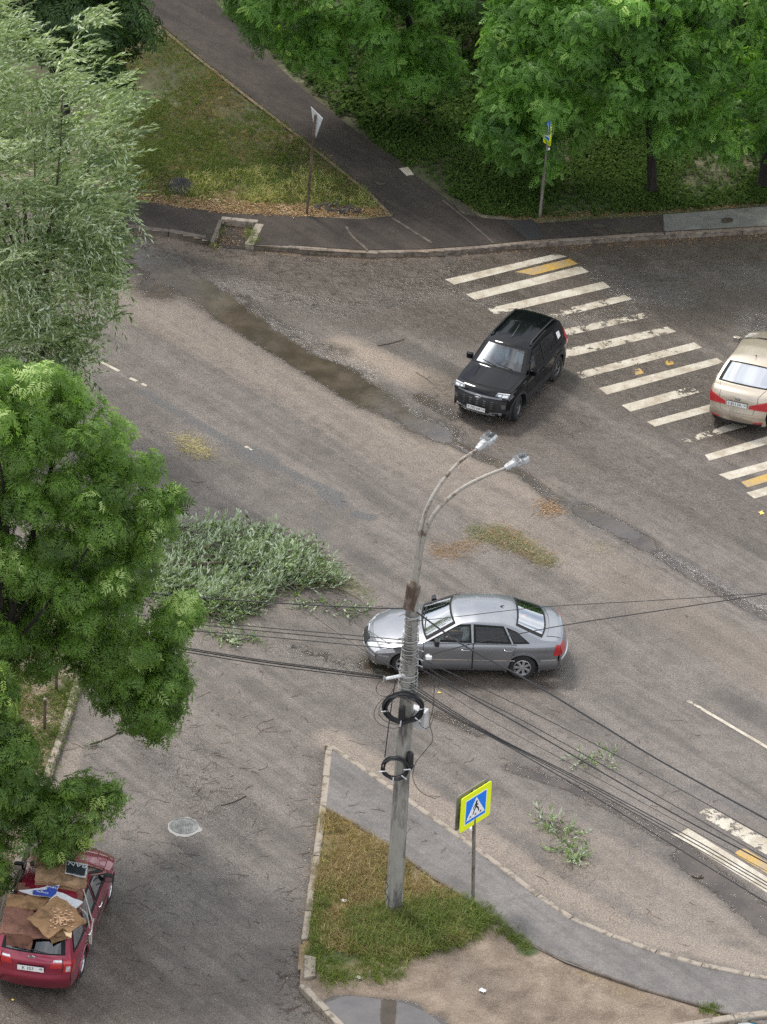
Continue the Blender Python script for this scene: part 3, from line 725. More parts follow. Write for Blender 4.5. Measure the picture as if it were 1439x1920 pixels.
def place_car(root, f_px, r_px, wheels, track_y, near=1):
    """near-side wheel contacts in the photograph -> pose; near=+1 when the near side is the car's left"""
    a = at(*f_px); b = at(*r_px); d = a - b; s = d.length / (wheels[0] - wheels[1]); h = math.atan2(d.y, d.x)
    fx = Vector((math.cos(h), math.sin(h), 0)); lf = Vector((-math.sin(h), math.cos(h), 0))
    o = b - fx * wheels[1] * s - lf * near * track_y * s
    root.location = o; root.rotation_euler = (0, 0, h); root.scale = (s, s, s); print('car', root.name, 'scale %.3f heading %.1f' % (s, math.degrees(h)))
    return s
# ---- silver sedan
LAMPW = plain('bright_lamp_plastic', (.62, .64, .66), .15, coat=1, var=.12, scale=20)
silver = carpaint('silver_paint', (.25, .26, .28), .7, .05, .4)
P_sedan = dict(W=.873, tumble=.42, belt=(.95, -.01), nose=.15, nx=1.0, xf=2.12, tail=.11, tx=-1.1, xr=-2.16, sill=.22, wheels=(1.42, -1.28), wr=.315, rim=.205, spokes=7, spw=(.022, .036), rimm=ALLOY,
    E=[(2.06, .22, .27, 0), (2.12, .42, .27, 0), (2.11, .58, .25, 0), (2.00, .70, .22, .02), (1.65, .81, .14, .05), (1.15, .90, .05, .07), (.98, .945, .10, .05),
       (.22, 1.345, .12, .06), (-.20, 1.395, .02, .065), (-.75, 1.385, -.02, .06), (-1.02, 1.325, -.06, .055), (-1.70, 1.03, -.16, .04), (-1.98, 1.00, -.12, .045), (-2.10, .96, -.14, .03), (-2.17, .70, -.16, 0), (-2.17, .48, -.18, 0), (-2.10, .24, -.16, 0)],
    side=(2, 13), smooth=6, wind=(6.05, 6.93), rear=(10.08, 10.93), rear_a=(.85, .86), paint=silver, cab=(.85, -1.2), shelf=.98, seats=(.15, -.75), steer=R(-14),
    sidewin=[([(.90, .975), (-.06, .965), (-.04, 1.335), (.26, 1.325)], GLASS), ([(-.14, .965), (-.98, .965), (-.80, 1.31), (-.12, 1.335)], GLASS_DARK), ([(-1.04, .965), (-1.40, .975), (-1.12, 1.205), (-.88, 1.285)], GLASS_DARK)],
    doors=[([(1.02, .27), (-.10, .27), (-.10, .925), (1.02, .925)], .05), ([(-.13, .27), (-.93, .27), (-1.10, .925), (-.13, .925)], -.93)],
    moulding=.52, mchrome=True, bonnet=(3.15, 5.85, .80, .88), boot=(11.15, 12.75, .78, .76), mirror=(.72, .97), mirrorm=BLACK, lip=.045)
sedan, Bs = make_car('sedan', 'silver grey sedan driving left behind the concrete pole, its driver seen at the side window', 'car', P_sedan)
for sg in (1, -1):
    h = surf_part('headlight', sedan, Bs.top, [(1.9, .98 * sg), (2.95, .99 * sg), (3.15, .62 * sg), (2.15, .50 * sg)], .014, LAMPW)
    h = surf_part('headlight', sedan, lambda x, z, sg=sg: Bs.side(x, z, sg), [(1.66, .66), (2.10, .56), (2.06, .66), (1.72, .765)], .014, LAMPW, 6, 3)
    t = surf_part('tail_light', sedan, lambda x, z, sg=sg: Bs.side(x, z, sg), [(-2.165, .66), (-1.98, .64), (-2.02, .92), (-2.11, .93)], .012, REDL)
    surf_part('tail_light', sedan, Bs.top, [(13.25, .99 * sg), (14.1, .99 * sg), (14.1, .70 * sg), (13.25, .66 * sg)], .012, REDL)
    for (a, b) in ((-2.05, -1.70), (1.80, 2.06)):
        surf_part('bumper_strip', sedan, lambda x, z, sg=sg: Bs.side(x, z, sg), [(a, .50), (b, .50), (b, .53), (a, .53)], .012, CHROME, 6, 1)
surf_part('radiator_grille', sedan, Bs.top, [(1.75, -.42), (2.75, -.36), (2.75, .36), (1.75, .42)], .014, BLACK)
surf_part('grille_surround', sedan, Bs.top, [(2.70, -.42), (2.86, -.40), (2.86, .40), (2.70, .42)], .020, CHROME, 12, 2)
surf_part('bumper_strip', sedan, Bs.top, [(1.25, -.99), (1.42, -.99), (1.42, .99), (1.25, .99)], .014, CHROME, 2, 20)
surf_part('bumper_strip', sedan, Bs.top, [(14.75, -.99), (14.92, -.99), (14.92, .99), (14.75, .99)], .014, CHROME, 2, 20)
aer = MB(); aer.tube([(-.75, 0, 1.445), (-.84, 0, 1.475)], [.018, .008], 6); aer.build('aerial', BLACK, sedan)
sc_sedan = place_car(sedan, (759, 1266), (978, 1271), P_sedan['wheels'], .78, 1)
air = MB(); air.prism([(-1.32 + .05 * math.cos(t), -.16 + .06 * math.sin(t), 0) for t in np.linspace(0, 6.28, 14)][:-1], 1.075, 1.11)
air.build('parcel_shelf_disc', plain('orange_plastic', (.9, .16, .02), .5), sedan)

# ---- black compact off-roader
LAMPD = plain('dark_lamp_housing', (.16, .17, .18), .12, metal=.5, coat=1, var=.5, scale=30)
black = carpaint('black_paint', (.0025, .003, .0045), .0, .05, .03, .55, .03)
GLASS_V = glassmat('windscreen_glass', (.6, .7, .72), 1.5)
P_suv = dict(gw=GLASS_V, W=.86, tumble=.30, belt=(1.03, -.02), nose=.13, nx=.95, xf=1.84, tail=.10, tx=-1.0, xr=-1.9, sill=.30, wheels=(1.25, -1.20), wr=.345, rim=.215, spokes=5, spw=(.020, .050), rimm=DARKALLOY,
    E=[(1.76, .34, .22, 0), (1.84, .50, .22, 0), (1.84, .74, .20, 0), (1.78, .90, .18, .01), (1.66, .98, .16, .02), (1.00, 1.05, .08, .06), (.82, 1.08, .12, .05),
       (.22, 1.545, .12, .05), (-.05, 1.60, .03, .06), (-.80, 1.635, 0, .06), (-1.45, 1.60, -.02, .055), (-1.60, 1.55, -.05, .04), (-1.80, 1.12, -.12, .02), (-1.86, 1.0, -.13, 0), (-1.90, .70, -.14, 0), (-1.90, .55, -.15, 0), (-1.82, .36, -.12, 0)],
    side=(2, 13), smooth=4, wind=(6.06, 6.93), rear=(11.1, 11.9), paint=black, cab=(.72, -1.4), shelf=1.0, seats=(.02, -.82), steer=R(10), clad=lambda x: .52 if abs(x) < 1.5 else .50,
    sidewin=[([(.66, 1.075), (-.20, 1.06), (-.20, 1.50), (.20, 1.49)], GLASS_DARK), ([(-.28, 1.06), (-1.06, 1.08), (-1.04, 1.50), (-.28, 1.51)], GLASS_DARK), ([(-1.14, 1.10), (-1.52, 1.14), (-1.44, 1.44), (-1.12, 1.49)], GLASS_DARK)],
    doors=[([(.82, .36), (-.24, .36), (-.24, 1.02), (.82, 1.02)], -.08), ([(-.27, .36), (-.86, .36), (-1.10, 1.02), (-.27, 1.02)], -.92)],
    bonnet=(4.15, 5.85, .86, .90), mirror=(.60, 1.08), mirrorm=black, handle=black, lip=.075)
suv, Bv = make_car('offroad_car', 'black compact off-road car with roof rails driving over the zebra crossing', 'car', P_suv)
for sg in (1, -1):
    h = surf_part('headlight', suv, Bv.top, [(2.75, .99 * sg), (3.55, .99 * sg), (3.65, .60 * sg), (3.05, .56 * sg)], .014, LAMPD)
    surf_part('lamp_lens', h, Bv.top, [(2.95, .95 * sg), (3.35, .95 * sg), (3.35, .80 * sg), (2.95, .78 * sg)], .022, LAMPW, 4, 3); surf_part('lamp_lens', h, Bv.top, [(3.02, .74 * sg), (3.38, .76 * sg), (3.36, .66 * sg), (3.08, .64 * sg)], .022, LAMPW, 3, 3)
    surf_part('headlight_eyebrow', h, Bv.top, [(3.52, 1.0 * sg), (3.70, .99 * sg), (3.72, .62 * sg), (3.62, .60 * sg)], .020, plain('lamp_trim_white', (.7, .7, .7), .2), 8, 2)
    surf_part('headlight', suv, lambda x, z, sg=sg: Bv.side(x, z, sg), [(1.58, .87), (1.80, .81), (1.76, .90), (1.64, .945)], .014, LAMPD, 6, 3)
    surf_part('fog_light', suv, Bv.top, [(1.35, .97 * sg), (1.85, .97 * sg), (1.85, .82 * sg), (1.35, .85 * sg)], .008, DARKALLOY, 4, 3)
    surf_part('fog_light_surround', suv, Bv.top, [(.25, .82 * sg), (.75, .85 * sg), (.72, .45 * sg), (.45, .42 * sg)], .020, ALLOY, 8, 4)
    surf_part('fog_light_recess', suv, Bv.top, [(.38, .74 * sg), (.66, .74 * sg), (.64, .54 * sg), (.50, .53 * sg)], .030, BLACK, 4, 2)
    surf_part('tail_light', suv, lambda x, z, sg=sg: Bv.side(x, z, sg), [(-1.86, .82), (-1.70, .84), (-1.66, 1.30), (-1.74, 1.30)], .012, REDL, 4, 6)
    rl = MB(); zt = 1.655; yy = .55; rl.tube([(.10, sg * (yy + .02), 1.60), (.00, sg * (yy + .01), 1.668), (-.7, sg * (yy - .0), 1.695), (-1.3, sg * (yy - .01), 1.675), (-1.45, sg * (yy - .01), 1.61)], .022, 8); rl.build('roof_rail', BLACK, suv, True)
    rib = MB(); rib.tube([Vector(Bv.top(4.3 + i * .3, sg * (.50 + i * .02)).tolist()) + Vector((0, 0, .004)) for i in range(6)], [.004, .02, .024, .024, .02, .004], 6); rib.build('bonnet_ridge', black, suv, True)
surf_part('bumper_cladding', suv, Bv.top, [(.45, -.99), (2.35, -.98), (2.35, .98), (.45, .99)], .006, TRIM, 12, 24)
surf_part('radiator_grille', suv, Bv.top, [(1.15, -.62), (2.50, -.72), (2.50, .72), (1.15, .62)], .014, BLACK)
for i, zz in enumerate((1.30, 1.55, 1.80, 2.05)):
    for a in (-.52, -.26, 0, .26, .52):
        surf_part('grille_bar', suv, Bv.top, [(zz, a - .05), (zz + .09, a - .04), (zz + .09, a + .04), (zz, a + .05)], .024, DARKALLOY, 2, 1)
surf_part('grille_top_bar', suv, Bv.top, [(2.60, -.80), (2.85, -.80), (2.85, .80), (2.60, .80)], .020, DARKALLOY, 4, 20)
surf_part('skid_strip', suv, Bv.top, [(.15, -.62), (.32, -.62), (.32, .62), (.15, .62)], .026, ALLOY, 3, 20)
emblem(suv, Bv, 2.62, .17, .10, CHROME, .035, 'boat')
number_plate(suv, Bv, True, .53, 'T 792 HP', '136', off=.045)
stk = MB(); lf = lambda x, z: Bv.side(x, z, 1)
v, f = patch(lf, [(-1.22, 1.20), (-1.40, 1.22), (-1.36, 1.38), (-1.18, 1.40)], 5, 5, .016); stk.add(v.tolist(), f); stk.build('window_sticker', plain('white_sticker', (.8, .8, .8), .5), suv)
aer = MB(); aer.tube([(.05, 0, 1.655), (-.38, .03, 1.86)], [.012, .004], 6); aer.build('aerial', BLACK, suv)
sc_suv = place_car(suv, (967, 786), (1040, 711), P_suv['wheels'], .77, 1)

# ---- golden sedan
gold = carpaint('champagne_paint', (.50, .43, .34), .55, .06, .2)
P_gold = dict(W=.85, tumble=.42, belt=(.96, -.035), nose=.15, nx=.9, xf=1.98, tail=.14, tx=-1.0, xr=-2.0, gr=GLASS_SKY, sill=.22, wheels=(1.32, -1.25), wr=.31, rim=.20, spokes=8, spw=(.02, .03), rimm=ALLOY,
    E=[(1.90, .22, .24, 0), (1.96, .42, .24, 0), (1.96, .58, .22, 0), (1.88, .72, .18, .02), (1.55, .84, .12, .05), (1.10, .93, .05, .07), (.98, .96, .10, .05),
       (.20, 1.37, .12, .06), (-.20, 1.415, .02, .06), (-.70, 1.40, -.02, .055), (-.90, 1.36, -.05, .05), (-1.60, 1.10, -.13, .04), (-1.82, 1.08, -.13, .045), (-1.90, 1.04, -.16, .03), (-1.95, .78, -.17, 0), (-2.00, .52, -.20, 0), (-1.92, .26, -.17, 0)],
    side=(2, 13), smooth=5, wind=(6.05, 6.93), rear=(10.06, 10.95), rear_a=(.86, .88), paint=gold, cab=(.85, -1.2), shelf=1.02, seats=(.12, -.72),
    sidewin=[([(.88, .985), (-.06, .985), (-.04, 1.35), (.26, 1.34)], GLASS_DARK), ([(-.14, .985), (-1.0, 1.02), (-.78, 1.32), (-.12, 1.35)], GLASS_DARK)],
    doors=[([(1.02, .27), (-.10, .27), (-.10, .93), (1.02, .92)], .03), ([(-.13, .27), (-.80, .27), (-1.06, .97), (-.13, .93)], -.90)],
    bonnet=(3.15, 5.85, .80, .88), boot=(11.12, 14.6, .80, .56), mirror=(.72, .99), mirrorm=gold, lip=.02)
car3, Bg = make_car('sedan', 'champagne gold sedan seen from behind at the right edge of the photo', 'car', P_gold)
for sg in (1, -1):
    surf_part('tail_light', car3, Bg.top, [(13.30, 1.0 * sg), (14.25, 1.0 * sg), (14.05, .40 * sg), (13.75, .42 * sg)], .018, REDL, 8, 8)
    surf_part('tail_light', car3, lambda x, z, sg=sg: Bg.side(x, z, sg), [(-1.95, .76), (-1.70, .90), (-1.78, .98), (-1.92, .99)], .012, REDL, 5, 4)
    surf_part('reflector', car3, Bg.top, [(15.45, .90 * sg), (15.62, .90 * sg), (15.62, .62 * sg), (15.45, .62 * sg)], .014, REDL, 2, 4)
surf_part('rear_diffuser', car3, Bg.top, [(15.68, -.88), (15.98, -.86), (15.98, .86), (15.68, .88)], .010, BLACK, 3, 16)
emblem(car3, Bg, 13.35, .12, .05, DARKALLOY, .02, 'oval', -1)
number_plate(car3, Bg, False, .84, 'E 823 EK', '136', off=.03)
aer = MB(); aer.tube([(-.62, 0, 1.46), (-.80, 0, 1.56)], [.012, .004], 6); aer.build('aerial', BLACK, car3)

# ---- red estate car
redp = carpaint('red_paint', (.27, .018, .045), .45, .08, .2)
P_red = dict(gr=glassmat('reflective_rear_glass', (.35, .38, .40), 1.7), W=.845, tumble=.36, belt=(.93, .0), nose=.13, nx=1.0, xf=1.95, tail=.10, tx=-1.3, xr=-2.08, sill=.22, wheels=(1.28, -1.27), wr=.30, rim=.20, spokes=9, spw=(.018, .026), rimm=ALLOY,  # rear pane has a raised reflection factor so it mirrors more sky
    E=[(1.88, .22, .22, 0), (1.95, .42, .22, 0), (1.93, .58, .20, 0), (1.82, .70, .18, .02), (1.5, .80, .12, .05), (1.05, .88, .05, .06), (.92, .925, .10, .05),
       (.20, 1.32, .12, .05), (-.15, 1.375, .02, .055), (-1.0, 1.39, 0, .055), (-1.60, 1.355, -.03, .05), (-1.72, 1.33, -.05, .04), (-2.02, .93, -.12, .02), (-2.08, .86, -.13, 0), (-2.09, .60, -.14, 0), (-2.12, .50, -.16, 0), (-2.04, .24, -.13, 0)],
    side=(2, 13), smooth=4, wind=(6.05, 6.93), rear=(11.08, 11.90), rear_a=(.84, .84), paint=redp, cab=(.80, -1.8), shelf=.9, seats=(.10, -.75), seatm=SEATL,
    sidewin=[([(.84, .955), (-.06, .945), (-.04, 1.315), (.24, 1.305)], GLASS_DARK), ([(-.14, .945), (-.98, .945), (-.92, 1.325), (-.12, 1.32)], GLASS_DARK), ([(-1.08, .945), (-1.84, .955), (-1.62, 1.27), (-1.02, 1.32)], GLASS_DARK)],
    doors=[([(.98, .27), (-.10, .27), (-.10, .905), (.98, .905)], .05), ([(-.13, .27), (-.84, .27), (-1.04, .905), (-.13, .905)], -.90)],
    bonnet=(3.15, 5.85, .80, .88), boot=(12.02, 13.95, .80, .78), mirror=(.66, .95), mirrorm=BLACK, handle=CHROME, lip=.035, moulding=.50)
wagon, Br = make_car('estate_car', 'dark red estate car parked at the left with flattened cardboard tied on its roof', 'car', P_red)
for sg in (1, -1):
    surf_part('tail_light', wagon, Br.top, [(12.30, 1.0 * sg), (13.80, 1.0 * sg), (13.80, .80 * sg), (12.30, .82 * sg)], .018, REDL, 8, 4)
    surf_part('reversing_light', wagon, Br.top, [(12.45, .78 * sg), (12.85, .78 * sg), (12.85, .55 * sg), (12.45, .58 * sg)], .020, WHITEL, 3, 4)
    surf_part('tail_light', wagon, Br.top, [(12.85, .78 * sg), (13.40, .78 * sg), (13.40, .48 * sg), (12.85, .52 * sg)], .020, REDL, 3, 4)
    surf_part('indicator', wagon, Br.top, [(13.25, .97 * sg), (13.70, .97 * sg), (13.70, .86 * sg), (13.25, .87 * sg)], .024, WHITEL, 2, 2)
    surf_part('tail_light', wagon, lambda x, z, sg=sg: Br.side(x, z, sg), [(-2.08, .62), (-1.92, .62), (-1.92, .86), (-2.05, .86)], .012, REDL, 4, 4)
surf_part('rear_wiper', wagon, Br.top, [(11.86, -.40), (11.90, -.40), (11.80, .08), (11.76, .08)], .03, BLACK, 1, 6)
surf_part('radiator_grille', wagon, Br.top, [(2.1, -.5), (2.8, -.5), (2.8, .5), (2.1, .5)], .014, BLACK)
emblem(wagon, Br, 12.15, .13, .06, CHROME, .02, 'bar', -1)
number_plate(wagon, Br, False, .73, 'K 357', '48', off=.03)

# gold and red are placed from the corner and direction of their rear ends
def place_rear(root, px, z, heading, local, s=1.0):
    a = at(px[0], px[1], z); root.rotation_euler = (0, 0, heading); root.scale = (s, s, s)
    root.location = a - Matrix.Rotation(heading, 3, 'Z') @ (Vector(local) * s); root.location.z = 0
place_rear(car3, (1382, 757), .84, R(90 - 19), (-2.15, 0, .84), .97)
place_rear(wagon, (58, 1817), .73, R(90 - 8), (-2.24, 0, .73), 1.04)
# ---------------------------------------------------------------- ground, road, pavements
M_ROAD = asphalt('wet_road_asphalt', (.172, .147, .127), (.078, .066, .056), rough=.35, sand=(.33, .265, .205))
M_PATH = asphalt('path_asphalt', (.062, .050, .042), (.036, .030, .026), masks=False, spec=.25, rough=.72, grain=.45, wetsheen=.2)
M_WALK = asphalt('pavement_asphalt', (.160, .146, .137), (.100, .091, .086), masks=False, rough=.5, grain=.5, wetsheen=.25)
M_CONC = plain('wet_concrete', (.17, .165, .15), .35, var=.25, scale=3, bumpy=.2)
M_KERB = rusty('kerb_concrete', (.36, .31, .25), (.17, .14, .11), .35, 5, .8)
M_KERBM = rusty('weathered_kerb', (.27, .225, .18), (.12, .095, .075), .5, 4, .8)
M_KERBD = rusty('old_kerb_concrete', (.17, .14, .115), (.10, .08, .065), .5, 4, .8)
M_SOIL = soil('soil_and_turf')

def strokes(X, Y, lst):
    C = np.zeros((len(X), 4))
    for ch, pts, rad, val in lst:
        w = W(pts)
        d = dist_line(w, X, Y)
        C[:, ch] = np.maximum(C[:, ch], val * np.clip(1.5 - d / rad, 0, 1) ** 1.0 if rad > 0 else 0)
    return C
ROADM = [(3, [(1140, 500), (1190, 545), (1260, 550)], .75, .95), (3, [(1230, 500), (1439, 520)], .8, .7), (3, [(1080, 600), (1200, 580)], .5, .5), (3, [(860, 545), (1000, 590)], .5, .45), (3, [(400, 545), (520, 610), (620, 665), (700, 700)], .4, .6), (3, [(780, 790), (840, 815)], .4, .9), (3, [(700, 560), (860, 520)], .9, .42), (3, [(420, 530), (640, 580)], .7, .45), (3, [(700, 740), (770, 770)], .35, .5), (3, [(1120, 975), (1180, 1000)], .3, .8), (3, [(1240, 1040), (1340, 1090), (1439, 1140)], .25, .6), (3, [(300, 520), (360, 545)], .3, .7), (3, [(1420, 600), (1439, 640)], .6, .7), (3, [(330, 1400), (430, 1550), (330, 1700)], 1.0, .42), (3, [(540, 1220), (640, 1250)], .5, .5),
    (0, [(240, 470), (330, 500), (300, 540)], .75, .62), (0, [(260, 480), (300, 500), (400, 560), (470, 610)], .60, .74), (0, [(430, 590), (520, 645), (610, 700), (690, 750)], .50, .78), (0, [(620, 690), (700, 740), (740, 770)], .40, .80), (0, [(580, 680), (650, 705)], .55, .66),
    (0, [(690, 755), (760, 785), (815, 805)], .35, .72), (0, [(780, 795), (830, 815)], .50, .66), (0, [(790, 745), (850, 780)], .30, .56), (0, [(840, 825), (900, 856), (980, 888), (1050, 945)], .20, .62), (0, [(1095, 958), (1150, 985), (1210, 1020)], .34, .78),
    (0, [(1215, 1025), (1290, 1075), (1370, 1120), (1445, 1160)], .22, .58), (0, [(960, 1440), (1075, 1478), (1140, 1510), (1290, 1595)], .22, .62), (0, [(1290, 1610), (1370, 1670), (1450, 1740)], .45, .66),
    (0, [(690, 1245), (790, 1265)], .30, .62), (0, [(820, 1340), (900, 1375)], .22, .55), (0, [(1150, 520), (1230, 550), (1290, 530)], .8, .47), (0, [(850, 510), (870, 530)], .5, .47), (0, [(330, 520), (460, 560), (560, 640), (640, 660)], .35, .46), (0, [(1290, 500), (1430, 530)], 1.1, .38), (0, [(1430, 640), (1438, 600)], .6, .5),
    (0, [(300, 480), (600, 510), (850, 520), (1100, 470), (1439, 455)], 1.3, .42), (0, [(560, 560), (860, 600), (1000, 560)], 1.3, .40), (0, [(1100, 560), (1300, 580), (1439, 560)], 1.6, .42), (0, [(1080, 660), (1200, 700), (1300, 760), (1439, 800)], 1.9, .42), (0, [(1000, 830), (1200, 900), (1439, 1000)], 1.5, .34), (0, [(1180, 1120), (1439, 1250)], 1.0, .22), (0, [(260, 1000), (330, 880), (180, 740)], .9, .24), (0, [(0, 1900), (300, 1880), (540, 1860)], .9, .36), (0, [(220, 1700), (250, 1860)], .5, .36), (0, [(250, 460), (330, 520)], .8, .6), (0, [(560, 1215), (640, 1240)], .3, .45), (0, [(850, 740), (1060, 800)], 1.1, .42),
    (0, [(600, 1420), (570, 1650), (555, 1780)], .35, .30), (0, [(540, 1800), (560, 1900)], .7, .42), (0, [(690, 1250), (1050, 1270)], .7, .35),
    (1, [(200, 540), (500, 690), (760, 850), (1000, 990), (1500, 1290)], 1.1, .46), (1, [(640, 650), (760, 700), (860, 740)], .6, .75), (1, [(720, 790), (860, 860), (1000, 920)], .7, .55), (1, [(900, 800), (1080, 870)], .9, .30),
    (1, [(250, 440), (420, 480), (470, 490)], .45, .75), (1, [(400, 465), (700, 480), (900, 475)], .25, .55), (1, [(620, 1385), (800, 1500), (1000, 1640), (1180, 1745), (1439, 1810)], .45, .62), (1, [(1100, 1600), (1380, 1760)], 1.2, .45),
    (1, [(300, 1380), (420, 1330), (520, 1400)], 1.3, .25), (1, [(140, 1400), (120, 1470)], .25, .5), (1, [(900, 1500), (1100, 1580)], .9, .35), (1, [(360, 560), (620, 660), (700, 730)], .35, .45),
    (2, [(270, 735), (380, 800), (470, 850), (560, 895), (640, 930)], .20, .62), (2, [(470, 850), (500, 865)], .45, .62), (2, [(610, 925), (640, 945)], .3, .62), (2, [(670, 965), (695, 970)], .22, .7), (2, [(590, 960), (600, 1010)], .15, .5),
    (2, [(1085, 950), (1130, 975)], .35, .6), (2, [(1150, 990), (1260, 1050), (1340, 1100), (1445, 1165)], .30, .5), (2, [(910, 860), (1040, 930)], .15, .5), (2, [(830, 475), (850, 490)], .35, .5), (2, [(1300, 1480), (1439, 1530)], .3, .5),
]
def rect(x0, x1, y0, y1): return [(x0, y0), (x1, y0), (x1, y1), (x0, y1)]
cs = [at(0, 1920), at(1439, 1920), at(0, 0), at(1439, 0)]; print('corners', [tuple(round(q, 1) for q in c) for c in cs])
YN = min(c.y for c in cs) - 4; YF = at(700, 380).y + 1.5
road = sheet('road', rect(-14, 14, YN, YF), 0.0, M_ROAD, .07, lambda X, Y: strokes(X, Y, ROADM))
far = flat('ground', rect(-400, 400, -300, 600), -.12, plain('far_ground', (.05, .055, .03), .95, var=.4, scale=.3))
flat('road_surroundings', [(-120, -90), (120, -90), (120, YN + .02), (-120, YN + .02)], -.02, M_WALK)
flat('road_surroundings', [(-120, YN), (-13.9, YN), (-13.9, YF), (-120, YF)], -.02, M_WALK)
flat('road_surroundings', [(13.9, YN), (120, YN), (120, YF), (13.9, YF)], -.02, M_WALK)

# upper bank behind the far kerb
ZU = .14
KU = [(-60, 330), (100, 385), (245, 425), (330, 437), (405, 452)]
KU2 = [(468, 458), (560, 466), (680, 474), (800, 472), (900, 465), (1000, 455), (1100, 449), (1200, 442), (1300, 437), (1439, 429), (1560, 421), (1700, 410)]
PIT = [(402, 455), (418, 414), (480, 420), (460, 459)]
PIT0 = [(q.x, q.y) for q in W(PIT, 0)]
kw = [(q.x, q.y) for q in W(KU, ZU)] ; kw2 = [(q.x, q.y) for q in W(KU2, ZU)]
pitw = [(q.x, q.y) for q in W(PIT, ZU)]
edge = kw[:-1] + [pitw[0], pitw[1], pitw[2], pitw[3]] + kw2[1:]
bank = [(-70, kw[0][1])] + edge + [(70, kw2[-1][1]), (70, 75), (-70, 75)]
UPM = [(0, [(230, 300), (420, 310), (560, 330), (680, 370)], 1.4, .75), (0, [(280, 90), (300, 200), (300, 290)], 2.8, .55), (1, [(380, 150), (480, 240), (640, 330)], 1.6, .55), (1, [(255, 375), (400, 385), (560, 388), (700, 395)], .8, .85), (1, [(230, 350), (330, 330), (500, 345)], .5, .5),
       (0, [(760, 300), (900, 370), (1100, 395), (1439, 372)], 1.6, .62), (0, [(800, 200), (1439, 300)], 3.5, .5), (1, [(900, 395), (1000, 405), (1200, 400), (1439, 380)], .4, .6), (1, [(860, 370), (960, 405)], .5, .6), (0, [(700, 100), (1439, 0)], 8, .5), (0, [(100, 200), (0, 0)], 5, .6)]
flat('verge', bank, ZU - .03, plain('bank_soil', (.07, .07, .035), .95, var=.4, scale=1))
bk2 = [p for p in bank]; bx = [(-17, kw[0][1] - 1)] + [e for e in edge if -17 < e[0] < 17] + [(17, kw2[-1][1]), (17, 40), (-17, 40)]
offp = []
verge = sheet('verge', bx, ZU, M_SOIL, .10, lambda X, Y: strokes(X, Y, UPM), lambda X, Y: .02 * np.clip(dist_line(edge, X, Y) - 2.2, 0, 1) * (np.sin(X * 1.7) + np.sin(Y * 1.3 + X) + np.sin(Y * 3.1) - 3))
# footpath: along the kerb and diagonally away
kin = lambda pts, d: [(q.x, q.y) for q in offset_line([Vector(p) for p in pts], d)]
edgeL = kin(kw, .13); edgeR = kin(kw2, .13)
PATH = [(q.x, q.y) for q in W([(100, 350), (225, 372), (330, 387), (420, 399), (482, 402)], ZU)]
pl1 = edgeL[1:-1] + [pitw[0], pitw[1], pitw[2]] + PATH[::-1]
flat('pavement', jitter([e for e in edgeL[1:-1]], .6, 0, False) + [pitw[0], (pitw[1][0] - .06, pitw[1][1] + .04), pitw[2]] + jitter(PATH[::-1], .3, .05, False), ZU + .012, M_PATH)
DIAGL = [(482, 402), (560, 406), (680, 412), (735, 405), (700, 365), (640, 317), (560, 252), (470, 183), (380, 112), (300, 45), (200, -45), (120, -120)]
DIAGR = [(330, -90), (395, -5), (450, 55), (500, 105), (565, 165), (640, 225), (715, 283), (800, 345), (860, 392), (905, 409), (1010, 419), (1100, 413), (1250, 403), (1439, 386), (1700, 360)]
pav2 = [pitw[2], pitw[3]] + edgeR[1:] + [(q.x, q.y) for q in W(DIAGR[::-1], ZU)] + [(q.x, q.y) for q in W(DIAGL[::-1], ZU)]
flat('footpath', pav2, ZU + .016, M_PATH)
cp = [(q.x, q.y) for q in W([(1250, 441), (1244, 409), (1439, 389), (1700, 363), (1700, 411), (1439, 430)], ZU + .02)]
slab = kin([(q.x, q.y) for q in W([(1248, 440), (1439, 430), (1700, 411)], ZU)], .15) + [(q.x, q.y) for q in W([(1700, 363), (1439, 388), (1244, 404)], ZU)]
flat('pavement', slab, ZU + .022, M_CONC)
patchd = [(q.x, q.y) for q in W([(945, 412), (1000, 412), (1022, 447), (990, 450)], ZU + .02)]
flat('pavement_patch', patchd, ZU + .021, plain('fresh_asphalt', (.035, .033, .033), .7, var=.35, scale=25, bumpy=.3))
def seam_line(pts, z, w, mat, name='pavement_seam'):
    b = MB(); P = [(q.x, q.y) for q in W(pts, z)]; l = offset_line(P, w / 2); r = offset_line(P, -w / 2); n = len(P)
    b.add([(a.x, a.y, z) for a in l] + [(a.x, a.y, z) for a in r], [(i, i + 1, n + i + 1, n + i) for i in range(n - 1)])
    return tag(b.build(name, mat), kind='structure')
M_SEAM = plain('dirt_seam', (.10, .08, .065), .9, var=.5, scale=9); M_SEAMD = plain('dark_seam', (.03, .027, .025), .8, var=.3)
seam_line(jitter([(650, 425), (668, 450), (690, 470)], 12, 3, False), ZU + .024, .07, M_SEAM)
seam_line([(735, 408), (770, 430), (810, 455)], ZU + .024, .08, M_SEAM); seam_line([(830, 375), (880, 415), (925, 455)], ZU + .024, .05, M_SEAM); seam_line([(1238, 407), (1247, 440)], ZU + .026, .04, M_SEAMD)
PATHE = [(300, 45), (380, 110), (470, 181), (560, 250), (640, 315), (700, 363), (738, 404)]
seam_line([(x - 4, y + 2) for x, y in PATHE], ZU + .03, .10, plain('path_edging', (.13, .10, .06), .9, var=.6, scale=6), 'path_edging')
puds = []
def puddle(pts, z, name='puddle', kk=.25):
    P = smooth_pts([Vector((q.x, q.y, 0)) for q in W(pts + pts[:1], z)], 5)[:-1]
    return flat(name, [(p.x + random.uniform(-.015, .015), p.y + random.uniform(-.015, .015)) for p in P], z, M_WATER)
